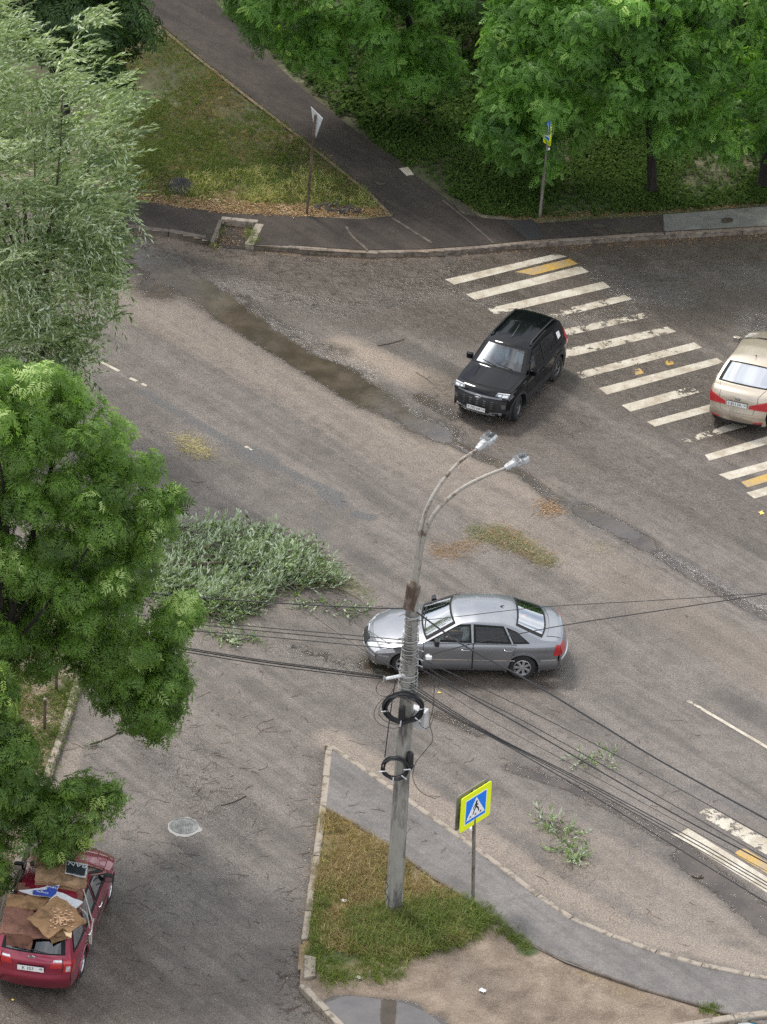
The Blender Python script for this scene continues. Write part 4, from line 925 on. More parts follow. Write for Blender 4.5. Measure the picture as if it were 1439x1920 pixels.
M_WATER, nt, b = new_mat('muddy_water'); b.inputs['Roughness'].default_value = .03; b.inputs['IOR'].default_value = 1.9
cc = ramp(nt, noise(nt, 2, 4, .6, objco(nt)), .3, .7, (.06, .05, .04), (.10, .085, .07)); nt.links.new(cc, b.inputs['Base Color']); bump(nt, b, noise(nt, 6, 2, .5, objco(nt)), .05, .01)
puddle([(845, 372), (862, 375), (880, 392), (893, 403), (880, 404), (862, 395)], ZU + .022)
puddle([(812 + 300, 421), (1125, 420), (1140, 424), (1128, 428), (1115, 426)], ZU + .024); puddle([(1150, 429), (1180, 427), (1192, 433), (1165, 436)], ZU + .024); puddle([(1352, 410), (1370, 408), (1374, 416), (1356, 418)], ZU + .027); puddle([(700, 250), (730, 262), (745, 278), (728, 272)], ZU + .022); puddle([(700, 340), (722, 344), (712, 348)], ZU + .024)
kerb('kerb', kw, .15, ZU + .01, M_KERBD, 1.0); kerb('kerb', kw2, .12, ZU + .004, M_KERBM, 1.0, gap=.004, tilt=.008)
# drain inlet
dr = empty('storm_drain', at(440, 450, 0), 0, 'open concrete storm drain inlet full of leaves cut into the far kerb', 'storm drain')
def wallseg(a, b, t, z0, z1, mb):
    d = (Vector(b) - Vector(a)); n = Vector((-d.y, d.x)).normalized() * t; mb.prism([tuple(a), tuple(b), tuple(Vector(b) + n), tuple(Vector(a) + n)], z0, z1)
base_ = dr.location
mb = MB(); P_ = [Vector(p) - Vector(base_[:2]) for p in pitw]
wallseg(P_[1] + (P_[1] - P_[2]) * .05, P_[2] + (P_[2] - P_[1]) * .05, .16, -.1, ZU + .045, mb); mb.build('back_slab', M_KERB, dr, bevel=.01)
mb = MB(); wallseg(P_[0], P_[1], .10, -.1, ZU + .03, mb); mb.build('side_wall', M_KERBD, dr, bevel=.01)
mb = MB(); wallseg(P_[2], P_[3], .22, -.1, ZU + .03, mb); mb.build('side_wall', M_KERB, dr, bevel=.01)
mb = MB(); mb.add([(p.x, p.y, .012) for p in P_], [(0, 1, 2, 3)]); mb.build('pit_floor', plain('pit_dirt', (.045, .037, .03), .9, var=.5, scale=8, bumpy=.5), dr)

# foreground island
ZI = .13
OUT = [(560, 1850), (600, 1895), (650, 1945)]
KL = [(566, 1762), (572, 1720), (580, 1650), (592, 1570), (602, 1490), (612, 1402)]
KR = [(618, 1394), (700, 1449), (760, 1492), (850, 1555), (940, 1620), (1030, 1690), (1080, 1722), (1118, 1738), (1180, 1765), (1300, 1803), (1439, 1832), (1600, 1860)]
INN = [(603, 1513), (640, 1530), (725, 1587), (800, 1640), (880, 1690), (925, 1722), (980, 1766), (1060, 1805), (1200, 1855), (1372, 1905), (1500, 1945), (1600, 1975)]
wKL = [(q.x, q.y) for q in W(KL, ZI)]; wKR = [(q.x, q.y) for q in W(KR, ZI)]; wIN = [(q.x, q.y) for q in W(INN, ZI)]
isl_out = [(q.x, q.y) for q in W([(700, 2100), (660, 1950), (605, 1893), (566, 1850), (560, 1800)], ZI)] + wKL
island = isl_out + wKR + [(q.x, q.y) for q in W([(1700, 2100)], ZI)]
ISM = [(0, [(620, 1560), (600, 1530)], .35, .5), (1, [(640, 1570), (600, 1680), (600, 1760)], 1.2, .85), (1, [(780, 1680), (840, 1700)], .5, .7), (0, [(700, 1740), (900, 1700)], .8, .75), (1, [(780, 1620), (860, 1690)], .6, .5), (0, [(600, 1800), (750, 1790)], .4, .6), (1, [(640, 1820), (740, 1810)], .35, .5),
       (2, [(640, 1895), (760, 1905)], .40, .9), (2, [(660, 1930), (800, 1935)], .5, .9), (2, [(600, 1860), (590, 1840)], .2, .3), (1, [(1100, 1830), (1200, 1880)], .3, .4), (0, [(975, 1755), (990, 1790)], .25, .7), (0, [(1325, 1890), (1330, 1895)], .2, .8)]
sheet('verge', island, ZI - .02, M_SOIL, .06, lambda X, Y: strokes(X, Y, ISM), lambda X, Y: .012 * (np.sin(X * 2.3) + np.sin(Y * 3.1 + X)) * np.clip(dist_line(W([(640, 1890), (800, 1930)]), X, Y) - .5, 0, 1))
flat('pavement', wKR + wIN[::-1], ZI + .01, M_WALK)
kerb('kerb', wKL, .15, ZI + .03, M_KERB, 1.0, side=-1, gap=.008); kerb('kerb', wKR, .14, ZI + .03, M_KERB, 1.0, side=-1, gap=.006, tilt=.006); kerb('kerb', wIN, .07, ZI + .03, M_KERBD, 1.0, side=1, gap=.006, tilt=.006)
kerb('kerb', [(q.x, q.y) for q in W([(560, 1848), (578, 1868), (606, 1895), (660, 1950)], ZI)], .15, ZI + .02, M_KERB, 1.0, side=1)
blk = MB(); q = [(p.x, p.y) for p in W([(572, 1792), (593, 1796), (592, 1832), (570, 1836)], ZI)]; blk.prism(q, -.05, ZI + .04)
blk.v = [(x + random.uniform(-.012, .012), y + random.uniform(-.012, .012), z) for x, y, z in blk.v]
tag(blk.build('concrete_block', M_KERB, bevel=.015), 'broken concrete kerb block standing loose at the lower end of the kerb', 'concrete block')
puddle([(610, 1880), (650, 1868), (700, 1872), (760, 1882), (810, 1905), (830, 1935), (760, 1970), (680, 1960), (640, 1935), (620, 1905)], ZI - .004)
# bottom parapet
PAR = [(1235, 1922), (1320, 1905), (1439, 1893), (1560, 1880)]
kerb('parapet', [(q.x, q.y) for q in W(PAR, .22)], .20, .22, M_KERB, 1.6, side=-1)
bn = empty('banner', at(1400, 1925, .1), 0, 'white banner with cyan and pink shapes at the lower right corner of the photo', 'banner')
def loc_poly(pts, z, root): return [Vector((q.x, q.y, q.z)) - root.location for q in W(pts, z)]
mb = MB(); mb.prism([tuple(p) for p in loc_poly([(1383, 1915), (1439, 1903), (1600, 1880), (1620, 2040), (1420, 2040)], .10, bn)], -.02, 0); mb.build('board', plain('banner_white', (.8, .8, .78), .4, var=.04), bn)
mb = MB(); mb.prism([tuple(p) for p in loc_poly([(1403, 1922), (1436, 1912), (1425, 1960), (1410, 1960)], .104, bn)], -.001, .003); mb.build('cyan_shape', plain('banner_cyan', (.0, .62, .86), .4, var=.04), bn)
mb = MB(); mb.prism([tuple(p) for p in loc_poly([(1438, 1911), (1520, 1900), (1510, 1960), (1428, 1960)], .104, bn)], -.001, .003); mb.build('pink_shape', plain('banner_pink', (.85, .12, .55), .4, var=.04), bn)

# left verge with its kerb
KLV = [(88, 1475), (100, 1440), (115, 1395), (133, 1340), (152, 1280), (168, 1230), (150, 1130), (70, 1040), (-60, 960), (-260, 880)]
wLV = [(q.x, q.y) for q in W([(60, 1560), (30, 1650), (-10, 1800), (-40, 2000)][::-1] + KLV, ZI)]
lv = wLV + [(-16, wLV[-1][1]), (-16, wLV[0][1])]
sheet('verge', [(max(-15.5, x), y) for x, y in lv], ZI - .01, M_SOIL, .08, lambda X, Y: strokes(X, Y, [(0, [(110, 1300), (90, 1420)], .5, .5), (1, [(60, 1380), (40, 1440)], .8, .35), (0, [(30, 1240), (150, 1250)], .6, .45)]))
kerb('kerb', wLV, .15, ZI + .03, M_KERB, 1.0, side=1)

# ---------------------------------------------------------------- markings (setting)
M_WHITE = paintmark('worn_white_paint', (.62, .57, .47)); M_YEL = paintmark('worn_yellow_paint', (.55, .34, .07))
def mark(name, quad, mat, w0, w1, z=.004, nu=14):
    c = [at(x, y, 0) for x, y in quad]; V = []; F = []; Wr = []
    for j in range(3):
        for i in range(nu + 1):
            s, t = i / nu, j / 2; p = c[0].lerp(c[3], s).lerp(c[1].lerp(c[2], s), t); ed = abs(t - .5) * .25 + (.35 if i in (0, nu) else 0) * .4
            V.append((p.x, p.y, z)); Wr.append(w0 + (w1 - w0) * s + ed * .5)
    F = [(j * (nu + 1) + i, j * (nu + 1) + i + 1, (j + 1) * (nu + 1) + i + 1, (j + 1) * (nu + 1) + i) for j in range(2) for i in range(nu)]
    return tag(np_mesh(name, V, F, mat, wear=Wr), kind='structure')
Z1 = [((835, 524), (852, 534), (1064, 481), (1042, 476), .3, .45), ((874, 552), (891, 562.5), (1105, 510), (1088, 499), .25, .35), ((914, 579), (929, 590), (1145, 539), (1131, 528), .5, .2), ((951, 604), (969, 615), (1186, 561), (1171, 553), .72, .42),
      ((991, 631), (1009, 642), (1228, 593), (1211, 586), .5, .55), ((1033, 661), (1050, 674), (1268, 622), (1253, 612), .45, .5), ((1080, 699), (1091, 710), (1317, 652), (1302, 642), .48, .4), ((1123, 728), (1139, 740), (1358, 680), (1344, 671), .25, .4),
      ((1166, 760), (1183, 772), (1400, 711), (1386, 700), .1, 1.0), ((1213, 791), (1228, 800), (1445, 741), (1430, 731), .3, .55), ((1264, 828), (1277, 834), (1490, 775), (1475, 763), .75, .0), ((1322, 853), (1330, 864), (1540, 805), (1525, 793), .35, .1), ((1348, 890), (1368, 900), (1585, 840), (1568, 830), .15, .0), ((1400, 924), (1415, 935), (1640, 870), (1620, 860), .05, 0)]
for q in Z1: mark('zebra_stripe', (q[0], q[1], q[2], q[3]), M_WHITE, q[4], q[5])
for q in [((966, 510), (1000, 516), (1084, 495), (1068, 485), .25, .3), ((1186, 695), (1192, 704), (1208, 700), (1200, 690), .6, .4), ((1245, 677), (1252, 686), (1266, 682), (1258, 673), .6, .6), ((1390, 904), (1402, 914), (1500, 885), (1480, 875), .3, .1)]: mark('yellow_stripe', q[:4], M_YEL, q[4], q[5])
mark('zebra_stripe', ((1271, 1565), (1256, 1553 + 8), (1500, 1712), (1520, 1695)), M_WHITE, .15, .2); mark('zebra_stripe', ((1290, 1553), (1270, 1566), (1500, 1712), (1520, 1695)), M_WHITE, .3, .35, .006)
mark('zebra_stripe', ((1330, 1512), (1308, 1526), (1500, 1640), (1530, 1625)), M_WHITE, .55, .45); mark('yellow_stripe', ((1395, 1590), (1375, 1600), (1500, 1675), (1520, 1665)), M_YEL, .4, .5)
for a, b, w0, w1 in [((1275, 1305), (1530, 1455), .75, .05), ((188, 678), (224, 696), .1, .2), ((244, 709), (257, 715), .1, .3), ((266, 719), (275, 724), .2, .4), ((460, 837), (473, 844), .35, .6), ((514, 865), (550, 885), .85, .9), ((148, 652), (166, 665), .3, .4)]:
    A_, B_ = at(*a), at(*b); n = Vector((-(B_ - A_).y, (B_ - A_).x, 0)).normalized() * .045
    V = []; Wr = []; nu = 24
    for sg in (1, 0, -1):
        for i in range(nu + 1): p = A_.lerp(B_, i / nu) + n * sg; V.append((p.x, p.y, .004)); Wr.append(w0 + (w1 - w0) * min(1, i / nu * 2) + .1 * abs(sg))
    tag(np_mesh('lane_line', V, [(j * (nu + 1) + i, j * (nu + 1) + i + 1, (j + 1) * (nu + 1) + i + 1, (j + 1) * (nu + 1) + i) for j in range(2) for i in range(nu)], M_WHITE, wear=Wr), kind='structure')
pm = mark('paint_spill', ((748, 326), (762, 340), (776, 338), (765, 323)), M_WHITE, .3, .3, ZU + .024); pm = mark('paint_spill', ((788, 352), (796, 358), (800, 356), (793, 350)), M_WHITE, .7, .8, ZU + .024)

# manhole
mh = empty('manhole', at(345, 1549, 0), 0, 'round iron manhole cover with cracked pale cement collar in the side road', 'manhole')
mb = MB(); mb.lathe([(.001, .016), (.235, .016), (.245, .010), (.262, .010), (.268, .018), (.30, .018), (.31, .006)], 40)
for i in range(-6, 7):
    for j in range(-6, 7):
        if math.hypot(i, j) * .035 < .21: mb.box((i * .035, j * .035, .018), (.018, .018, .008))
mb.build('cover', plain('cast_iron', (.17, .175, .165), .4, metal=.35, var=.5, scale=6, bumpy=.2), mh)
pts = []
for k in range(40):
    t = 2 * math.pi * k / 40; r = .325 + .085 * max(0, -math.sin(t)) + random.uniform(-.02, .02) + (.05 if abs(t - 6.1) < .3 else 0); pts.append((r * math.cos(t), r * math.sin(t), 0))
mb = MB(); mb.prism(pts, .002, .008); mb.build('cement_collar', plain('pale_cement', (.30, .29, .27), .6, var=.15, scale=10), mh)

# ---------------------------------------------------------------- street lamp pole
M_POLE = rusty('pole_concrete', (.38, .365, .32), (.12, .11, .10), .40, 3, .85, (1, 1, .25))
M_RUST = rusty('rusty_steel', (.25, .20, .165), (.09, .055, .04), .45, 5, .7, (1, 1, .4))
M_ARM = rusty('weathered_steel_arm', (.40, .37, .32), (.13, .09, .06), .30, 4, .55, (1, 1, 1)); M_GALV = rusty('galvanised_steel', (.42, .42, .41), (.2, .17, .14), .2, 8, .45, metal=.4)
M_LAMP = rusty('lamp_housing', (.55, .56, .56), (.22, .22, .21), .35, 10, .5); M_CABLE = plain('black_cable', (.016, .016, .018), .6)
P0 = at(738, 1706, ZI); PT = at_y(776, 1112, P0.y)
def pole_pt(py): # point on the pole axis for an image row
    lo, hi = 0.0, 1.0
    for _ in range(30):
        m_ = (lo + hi) / 2; q = P0.lerp(PT, m_) - CAM; y = 960 - FPX * q.dot(UP) / q.dot(FWD)
        if y > py: lo = m_
        else: hi = m_
    return P0.lerp(PT, lo)
print('pole top', PT, 'base', P0)
lampo = empty('street_lamp', P0, 0, 'tall concrete street lamp pole with two curved steel arms and cobra heads', 'street lamp')
def loc(p): return Vector(p) - P0
mb = MB(); n = 12
mb.tube([loc(P0.lerp(PT, t) - Vector((0, 0, .3 if t == 0 else 0))) for t in np.linspace(0, 1, 12)], [.185 - .06 * t for t in np.linspace(0, 1, 12)], 8); mb.build('pole', M_POLE, lampo)
SL0, SL1 = at_y(769, 1140, P0.y), at_y(777, 1096, P0.y)
mb = MB(); mb.tube([loc(SL0), loc(SL0.lerp(SL1, .1)), loc(SL1), loc(SL1)], [.150, .142, .142, .10], 16); mb.build('steel_sleeve', M_RUST, lampo, True)
def arm(pts, r0, r1):
    P = [at_y(x, y, P0.y + dy) for x, y, dy in pts]; S = smooth_pts(P, 6); k = len(S); mb = MB(); mb.tube([loc(p) for p in S], [r0 + (r1 - r0) * i / (k - 1) for i in range(k)], 10)
    a = mb.build('arm', M_ARM, lampo, True); return S, a
SA, aA = arm([(774, 1120, -.02), (780, 1060, 0), (789, 995, .1), (803, 948, .25), (828, 905, .5), (862, 866, .8), (896, 842, 1.15)], .055, .033)
SB, aB = arm([(778, 1120, .03), (786, 1055, .03), (799, 995, .06), (823, 953, .15), (866, 916, .3), (910, 893, .45), (950, 877, .6)], .055, .033)
mb = MB(); mb.tube([loc(at_y(777, 1100, P0.y)), loc(at_y(780, 1070, P0.y)), loc(at_y(783, 1048, P0.y))], [.10, .085, .04], 10); mb.build('arm_bracket', M_ARM, lampo, True)
def head(A_, px, py, dy):
    e = at_y(px, py, P0.y + dy); d = (e - A_); L_ = d.length; d.normalize(); s = d.cross(Vector((0, 0, 1))).normalized(); u = s.cross(d)
    def fr(t, x, z): return tuple(loc(A_ + d * t * L_ + s * x + u * z))
    sec = [(-.06, .05, .05), (.10, .07, .07), (.38, .085, .08), (.42, .125, .10), (.8, .15, .10), (.97, .12, .07), (1.0, .06, .04)]; mb = MB(); vs = []
    for t, w, h in sec:
        for k in range(12): th = 2 * math.pi * k / 12; vs.append(fr(t, w * math.copysign(abs(math.cos(th)) ** .6, math.cos(th)), h * math.copysign(abs(math.sin(th)) ** .7, math.sin(th)) * (.6 if math.sin(th) < 0 else 1)))
    m_ = len(sec); mb.add(vs, [(i * 12 + k, i * 12 + (k + 1) % 12, (i + 1) * 12 + (k + 1) % 12, (i + 1) * 12 + k) for i in range(m_ - 1) for k in range(12)] + [tuple((m_ - 1) * 12 + k for k in range(12)), tuple(range(12))])
    h = mb.build('lamp_head', M_LAMP, lampo, True); f = MB()
    f.add([fr(.44, -.09, .108), fr(.60, -.10, .112), (fr(.60, .10, .112)), fr(.44, .09, .108)], [(0, 1, 2, 3)])
    for i in range(5):
        t = .64 + i * .065
        for sg in (1, -1): f.tube([fr(t, .01 * sg, .112), fr(t + .05, .10 * sg, .105)], .011, 5)
    f.build('cooling_ribs', plain('dark_fins', (.05, .055, .06), .5), h)
    g = MB(); g.add([fr(.45, -.10, -.068), fr(.95, -.09, -.055), fr(.95, .09, -.055), fr(.45, .10, -.068)], [(0, 1, 2, 3)]); g.build('lens', plain('lamp_lens', (.5, .5, .48), .2), h)
head(SA[-1], 926, 816, 1.55); head(SB[-1], 990, 856, .8)
# bands around the pole
mb = MB()
for i in range(30):
    py = 1150 + i * 5 + random.uniform(-2, 2); c = pole_pt(py); a1, a2, rr = random.uniform(0, 6), random.uniform(.02, .06), .145 + .0004 * (py - 1150)
    mb.tube([loc(c) + Vector((rr * math.cos(t), rr * math.sin(t), a2 * math.sin(t + a1))) for t in np.linspace(0, 2 * math.pi, 15)], random.choice([.006, .008, .012]), 4, cap=False)
mb.build('banding_straps', M_GALV, lampo)
mb = MB()
for py, sx in ((1150, -1), (1215, 1), (1232, 1), (1268, -1), (1244, 1), (1195, -1)):
    c = pole_pt(py); mb.tube([loc(c), loc(c) + Vector((sx * .22, -.1, .02)), loc(c) + Vector((sx * .27, -.12, .0))], [.014, .014, .02], 6)
mb.build('cable_hook', M_GALV, lampo, True)
# graffiti-like black scribble on the lower pole
mb = MB(); q = [(726, 1640), (724, 1652), (728, 1662), (722, 1672), (727, 1682), (721, 1692)]
pts = smooth_pts([at_y(x, y, P0.y - .165) for x, y in q], 5); mb.tube([loc(p) for p in pts], .008, 4); mb.build('scribble', INK, lampo)

def coil(name, label, px, py, rx, rz, nloops, dy, spread, grp=None):
    c = pole_pt(py); c = at_y(px, py, c.y - dy); o = empty(name, c, 0, label, 'cable coil', grp); mb = MB()
    for k in range(nloops):
        a = random.uniform(-spread, spread); b_ = random.uniform(-spread, spread) * .6; r1, r2 = rx + random.uniform(-spread, spread) * .5, rz + random.uniform(-spread, spread) * .5; ph = random.uniform(0, 6); tl = random.uniform(-.1, .1)
        mb.tube([Vector((a + r1 * math.cos(t), b_ + tl * math.sin(t + ph), r2 * math.sin(t))) for t in np.linspace(0, 2 * math.pi, 36)], .013, 6, cap=False)
    mb.build('cable_loops', M_CABLE, o, True); t_ = MB()
    for t in (3.3, 5.6, .15, 4.6): t_.tube([Vector((rx * 1.0 * math.cos(t) + q * math.cos(t), -.09 + 0 * q, rz * math.sin(t) + q * math.sin(t))) for q in (-.07, .07)], .014, 5)
    t_.build('cable_tie', plain('pale_tape', (.6, .6, .6), .5), o); return o
coil('cable_coil', 'large coil of black cable bound with pale ties hanging high on the lamp pole', 757, 1327, .38, .33, 26, .26, .045)
coil('cable_coil', 'smaller coil of black cable hanging below the large coil', 741, 1440, .25, .25, 9, .24, .03)
o = empty('loose_cable', pole_pt(1330), 0, 'thin loose cable loops trailing left of the large coil', 'cable'); mb = MB()
for (x, y, rx, rz) in ((738, 1335, .38, .36), (745, 1330, .36, .33), (722, 1290, .17, .17), (800, 1340, .15, .30)):
    c = at_y(x, y, o.location.y - .3) - o.location; mb.tube([c + Vector((rx * math.cos(t) * (1 + .1 * math.sin(2 * t)), .05 * math.sin(t), rz * math.sin(t))) for t in np.linspace(.6, 2 * math.pi, 30)], .0065, 5)
mb.build('strand', M_CABLE, o, True)
def hangcable(label, pts, r=.007, dy=-.3):
    c = pole_pt(1330).y; P = smooth_pts([at_y(x, y, c + dy) for x, y in pts], 6); o = empty('hanging_cable', P[0], 0, label, 'cable'); mb = MB(); mb.tube([p - P[0] for p in P], r, 5); mb.build('strand', M_CABLE, o, True)
hangcable('thin slack cable dangling right of the pole down to the pavement edge', [(815, 1285), (812, 1330), (806, 1355), (812, 1385), (800, 1405), (780, 1430), (775, 1460), (790, 1485), (818, 1498)])
hangcable('straight dark cable running down from the large coil to the smaller coil', [(742, 1275), (735, 1320), (728, 1370), (722, 1420)], .011, -.22)
def pbox(name, label, cat, px, py, dims, dy, mat, rz=0, lid=None):
    c = at_y(px, py, pole_pt(py).y + dy); o = empty(name, c, rz, label, cat); mb = MB(); mb.box((0, 0, 0), dims); mb.build('housing', mat, o, bevel=.015)
    mb = MB(); mb.box((0, -dims[1] / 2 - .012, 0), (dims[0] * .86, .02, dims[2] * .88)); mb.build('lid', lid or mat, o, bevel=.005)
    mb = MB(); mb.box((0, dims[1] / 2 + .02, 0), (.06, .06, dims[2] * .6)); mb.build('mounting_bracket', M_GALV, o); return o
M_BOXG = plain('pale_metal_box', (.50, .51, .51), .4, var=.1); 
pbox('junction_box', 'pale grey metal cabinet mounted on the right side of the pole behind the large coil', 'junction box', 786, 1345, (.34, .20, .42), .05, M_BOXG, R(-25))
pbox('junction_box', 'small black box in the middle of the large cable coil', 'junction box', 754, 1336, (.14, .12, .24), -.27, BLACK)
pbox('junction_box', 'tiny white splice box on a hook right of the pole beside the silver car', 'junction box', 804, 1232, (.13, .07, .08), -.1, plain('white_plastic', (.7, .7, .68), .5), R(10))
c = at_y(769, 1425, pole_pt(1425).y - .16); o = empty('splice_closure', c, 0, 'black cylindrical splice closure strapped above the smaller coil', 'splice closure')
mb = MB(); mb.lathe([(.001, -.20), (.07, -.20), (.085, -.16), (.085, -.10), (.075, -.09), (.075, .14), (.06, .18), (.001, .19)], 18); mb.build('housing', BLACK, o, True); mb = MB(); mb.lathe([(.09, -.115), (.09, -.14), (.078, -.14)], 18); mb.build('clamp_ring', TRIM, o)
mb = MB(); mb.box((.0, .09, 0), (.05, .08, .25)); mb.build('mounting_bracket', M_GALV, o)
c = pole_pt(1262); o = empty('cable_bracket', c, 0, 'white steel bracket arm holding the lowest cable bundle left of the pole', 'bracket')
e = at_y(722, 1273, c.y - .12) - c; mb = MB(); mb.tube([Vector((0, -.08, .02)), e], .035, 6); mb.build('arm', plain('white_bracket', (.68, .68, .67), .45), o); mb = MB(); mb.tube([e + Vector((0, 0, .05)), e + Vector((-.02, -.02, -.06))], .03, 8); mb.build('clamp', M_GALV, o)

# overhead cables
def cable(label, pts, z1, r=.010, py0=None, ext=1.6):
    """first point is on the pole; the others are seen in the photograph; the cable keeps to the vertical plane of its span"""
    a = pole_pt(py0 or pts[0][1]); a0 = at_y(pts[0][0], pts[0][1], a.y - .1); z0 = a0.z
    e = at(pts[-1][0], pts[-1][1], z1); P = [a0]
    n = Vector((-(e - a0).y, (e - a0).x, 0)).normalized()
    for x, y in pts[1:-1]:
        d = ray(x, y); t = (a0 - CAM).dot(n) / d.dot(n) if abs(d.dot(n)) > .02 else None
        s = (x - pts[0][0]) / (pts[-1][0] - pts[0][0]); zl = z0 + (z1 - z0) * s
        q = CAM + d * t if t else at(x, y, zl)
        if abs(q.z - zl) > .8: q = at(x, y, zl)
        P.append(q)
    P.append(e); P.append(e + (e - P[-2]).normalized() * (e - a0).length * (ext - 1))
    S = smooth_pts(P, 6); o = empty('overhead_cable', a0, 0, label, 'cable', 'overhead cables strung from the lamp pole'); mb = MB(); mb.tube([p - a0 for p in S], r, 5); mb.build('conductor', M_CABLE, o, True); return o
ZL = -1.9
cable('highest cable running left from below the steel sleeve into the foliage', [(766, 1141), (700, 1140), (560, 1133), (380, 1121), (262, 1110)], 7.4 + ZL, .014)
cable('upper of three close cables leaving the pole to the left above the car bonnet', [(755, 1200), (650, 1190), (500, 1177), (380, 1165)], 6.8 + ZL, .010)
cable('middle of three close cables leaving the pole to the left across the headlight', [(755, 1207), (650, 1198), (500, 1184), (380, 1172)], 6.7 + ZL, .010)
cable('lowest of three close cables leaving the pole to the left below the headlight', [(752, 1216), (690, 1212), (500, 1194), (330, 1180)], 6.6 + ZL, .010)
cable('top strand of the thick lowest bundle on the left held by the white bracket', [(724, 1268), (600, 1252), (480, 1236), (345, 1214)], 6.0 + ZL, .013, 1262)
cable('middle strand of the thick lowest bundle on the left held by the white bracket', [(724, 1271), (600, 1255), (480, 1239), (345, 1217)], 5.95 + ZL, .013, 1262)
cable('bottom strand of the thick lowest bundle on the left held by the white bracket', [(724, 1274), (600, 1260), (480, 1244), (345, 1222)], 5.9 + ZL, .010, 1262)
cable('thin cable slanting up left from the pole over the wet leaves by the car nose', [(752, 1222), (690, 1182), (560, 1108)], 6.5, .006, None, 1.9)
cable('second thin slanting cable left of the pole ending by the fallen branch', [(750, 1258), (660, 1205), (530, 1112)], 6.2, .006, None, 1.9)
cable('thin cable crossing the roof of the silver car to the right edge', [(782, 1164), (860, 1156), (1020, 1138), (1240, 1125), (1439, 1112)], 7.6, .007)
cable('cable crossing the doors and boot of the silver car to the right edge', [(806, 1228), (900, 1204), (1060, 1172), (1250, 1143), (1439, 1114)], 7.2, .010)
cable('thick cable passing over the rear wheel of the silver car to the lower right', [(782, 1148), (870, 1210), (985, 1273), (1129, 1360), (1210, 1410), (1280, 1450), (1439, 1537)], 7.0, .018)
cable('thin cable below the rear wheel of the car running to the lower right', [(800, 1240), (900, 1288), (1047, 1360), (1250, 1466), (1439, 1571)], 6.6, .009)
cable('upper cable of the dark pair running to the lower right edge', [(790, 1244), (880, 1300), (997, 1360), (1250, 1502), (1439, 1611)], 6.5, .009)
cable('lower thicker cable of the dark pair running to the lower right edge', [(785, 1252), (880, 1306), (978, 1360), (1240, 1512), (1439, 1619)], 6.4, .014)
cable('very thin cable between the dark pair and the lowest bundle on the right', [(790, 1270), (870, 1320), (940, 1362), (1200, 1502), (1439, 1634)], 6.3, .006)
cable('top strand of the lowest right bundle crossing the puddle', [(770, 1280), (850, 1333), (940, 1386), (1100, 1466), (1300, 1573), (1439, 1655)], 5.9, .011)
cable('second strand of the lowest right bundle crossing the puddle', [(768, 1284), (850, 1337), (940, 1388), (1100, 1470), (1300, 1580), (1439, 1661)], 5.85, .011)
cable('third strand of the lowest right bundle crossing the puddle', [(766, 1288), (850, 1341), (940, 1390), (1100, 1475), (1300, 1587), (1439, 1668)], 5.8, .009)
cable('lowest single cable on the right touching the lower frame edge by the zebra', [(768, 1292), (850, 1344), (940, 1392), (1100, 1485), (1290, 1602), (1439, 1693)], 5.7, .012)

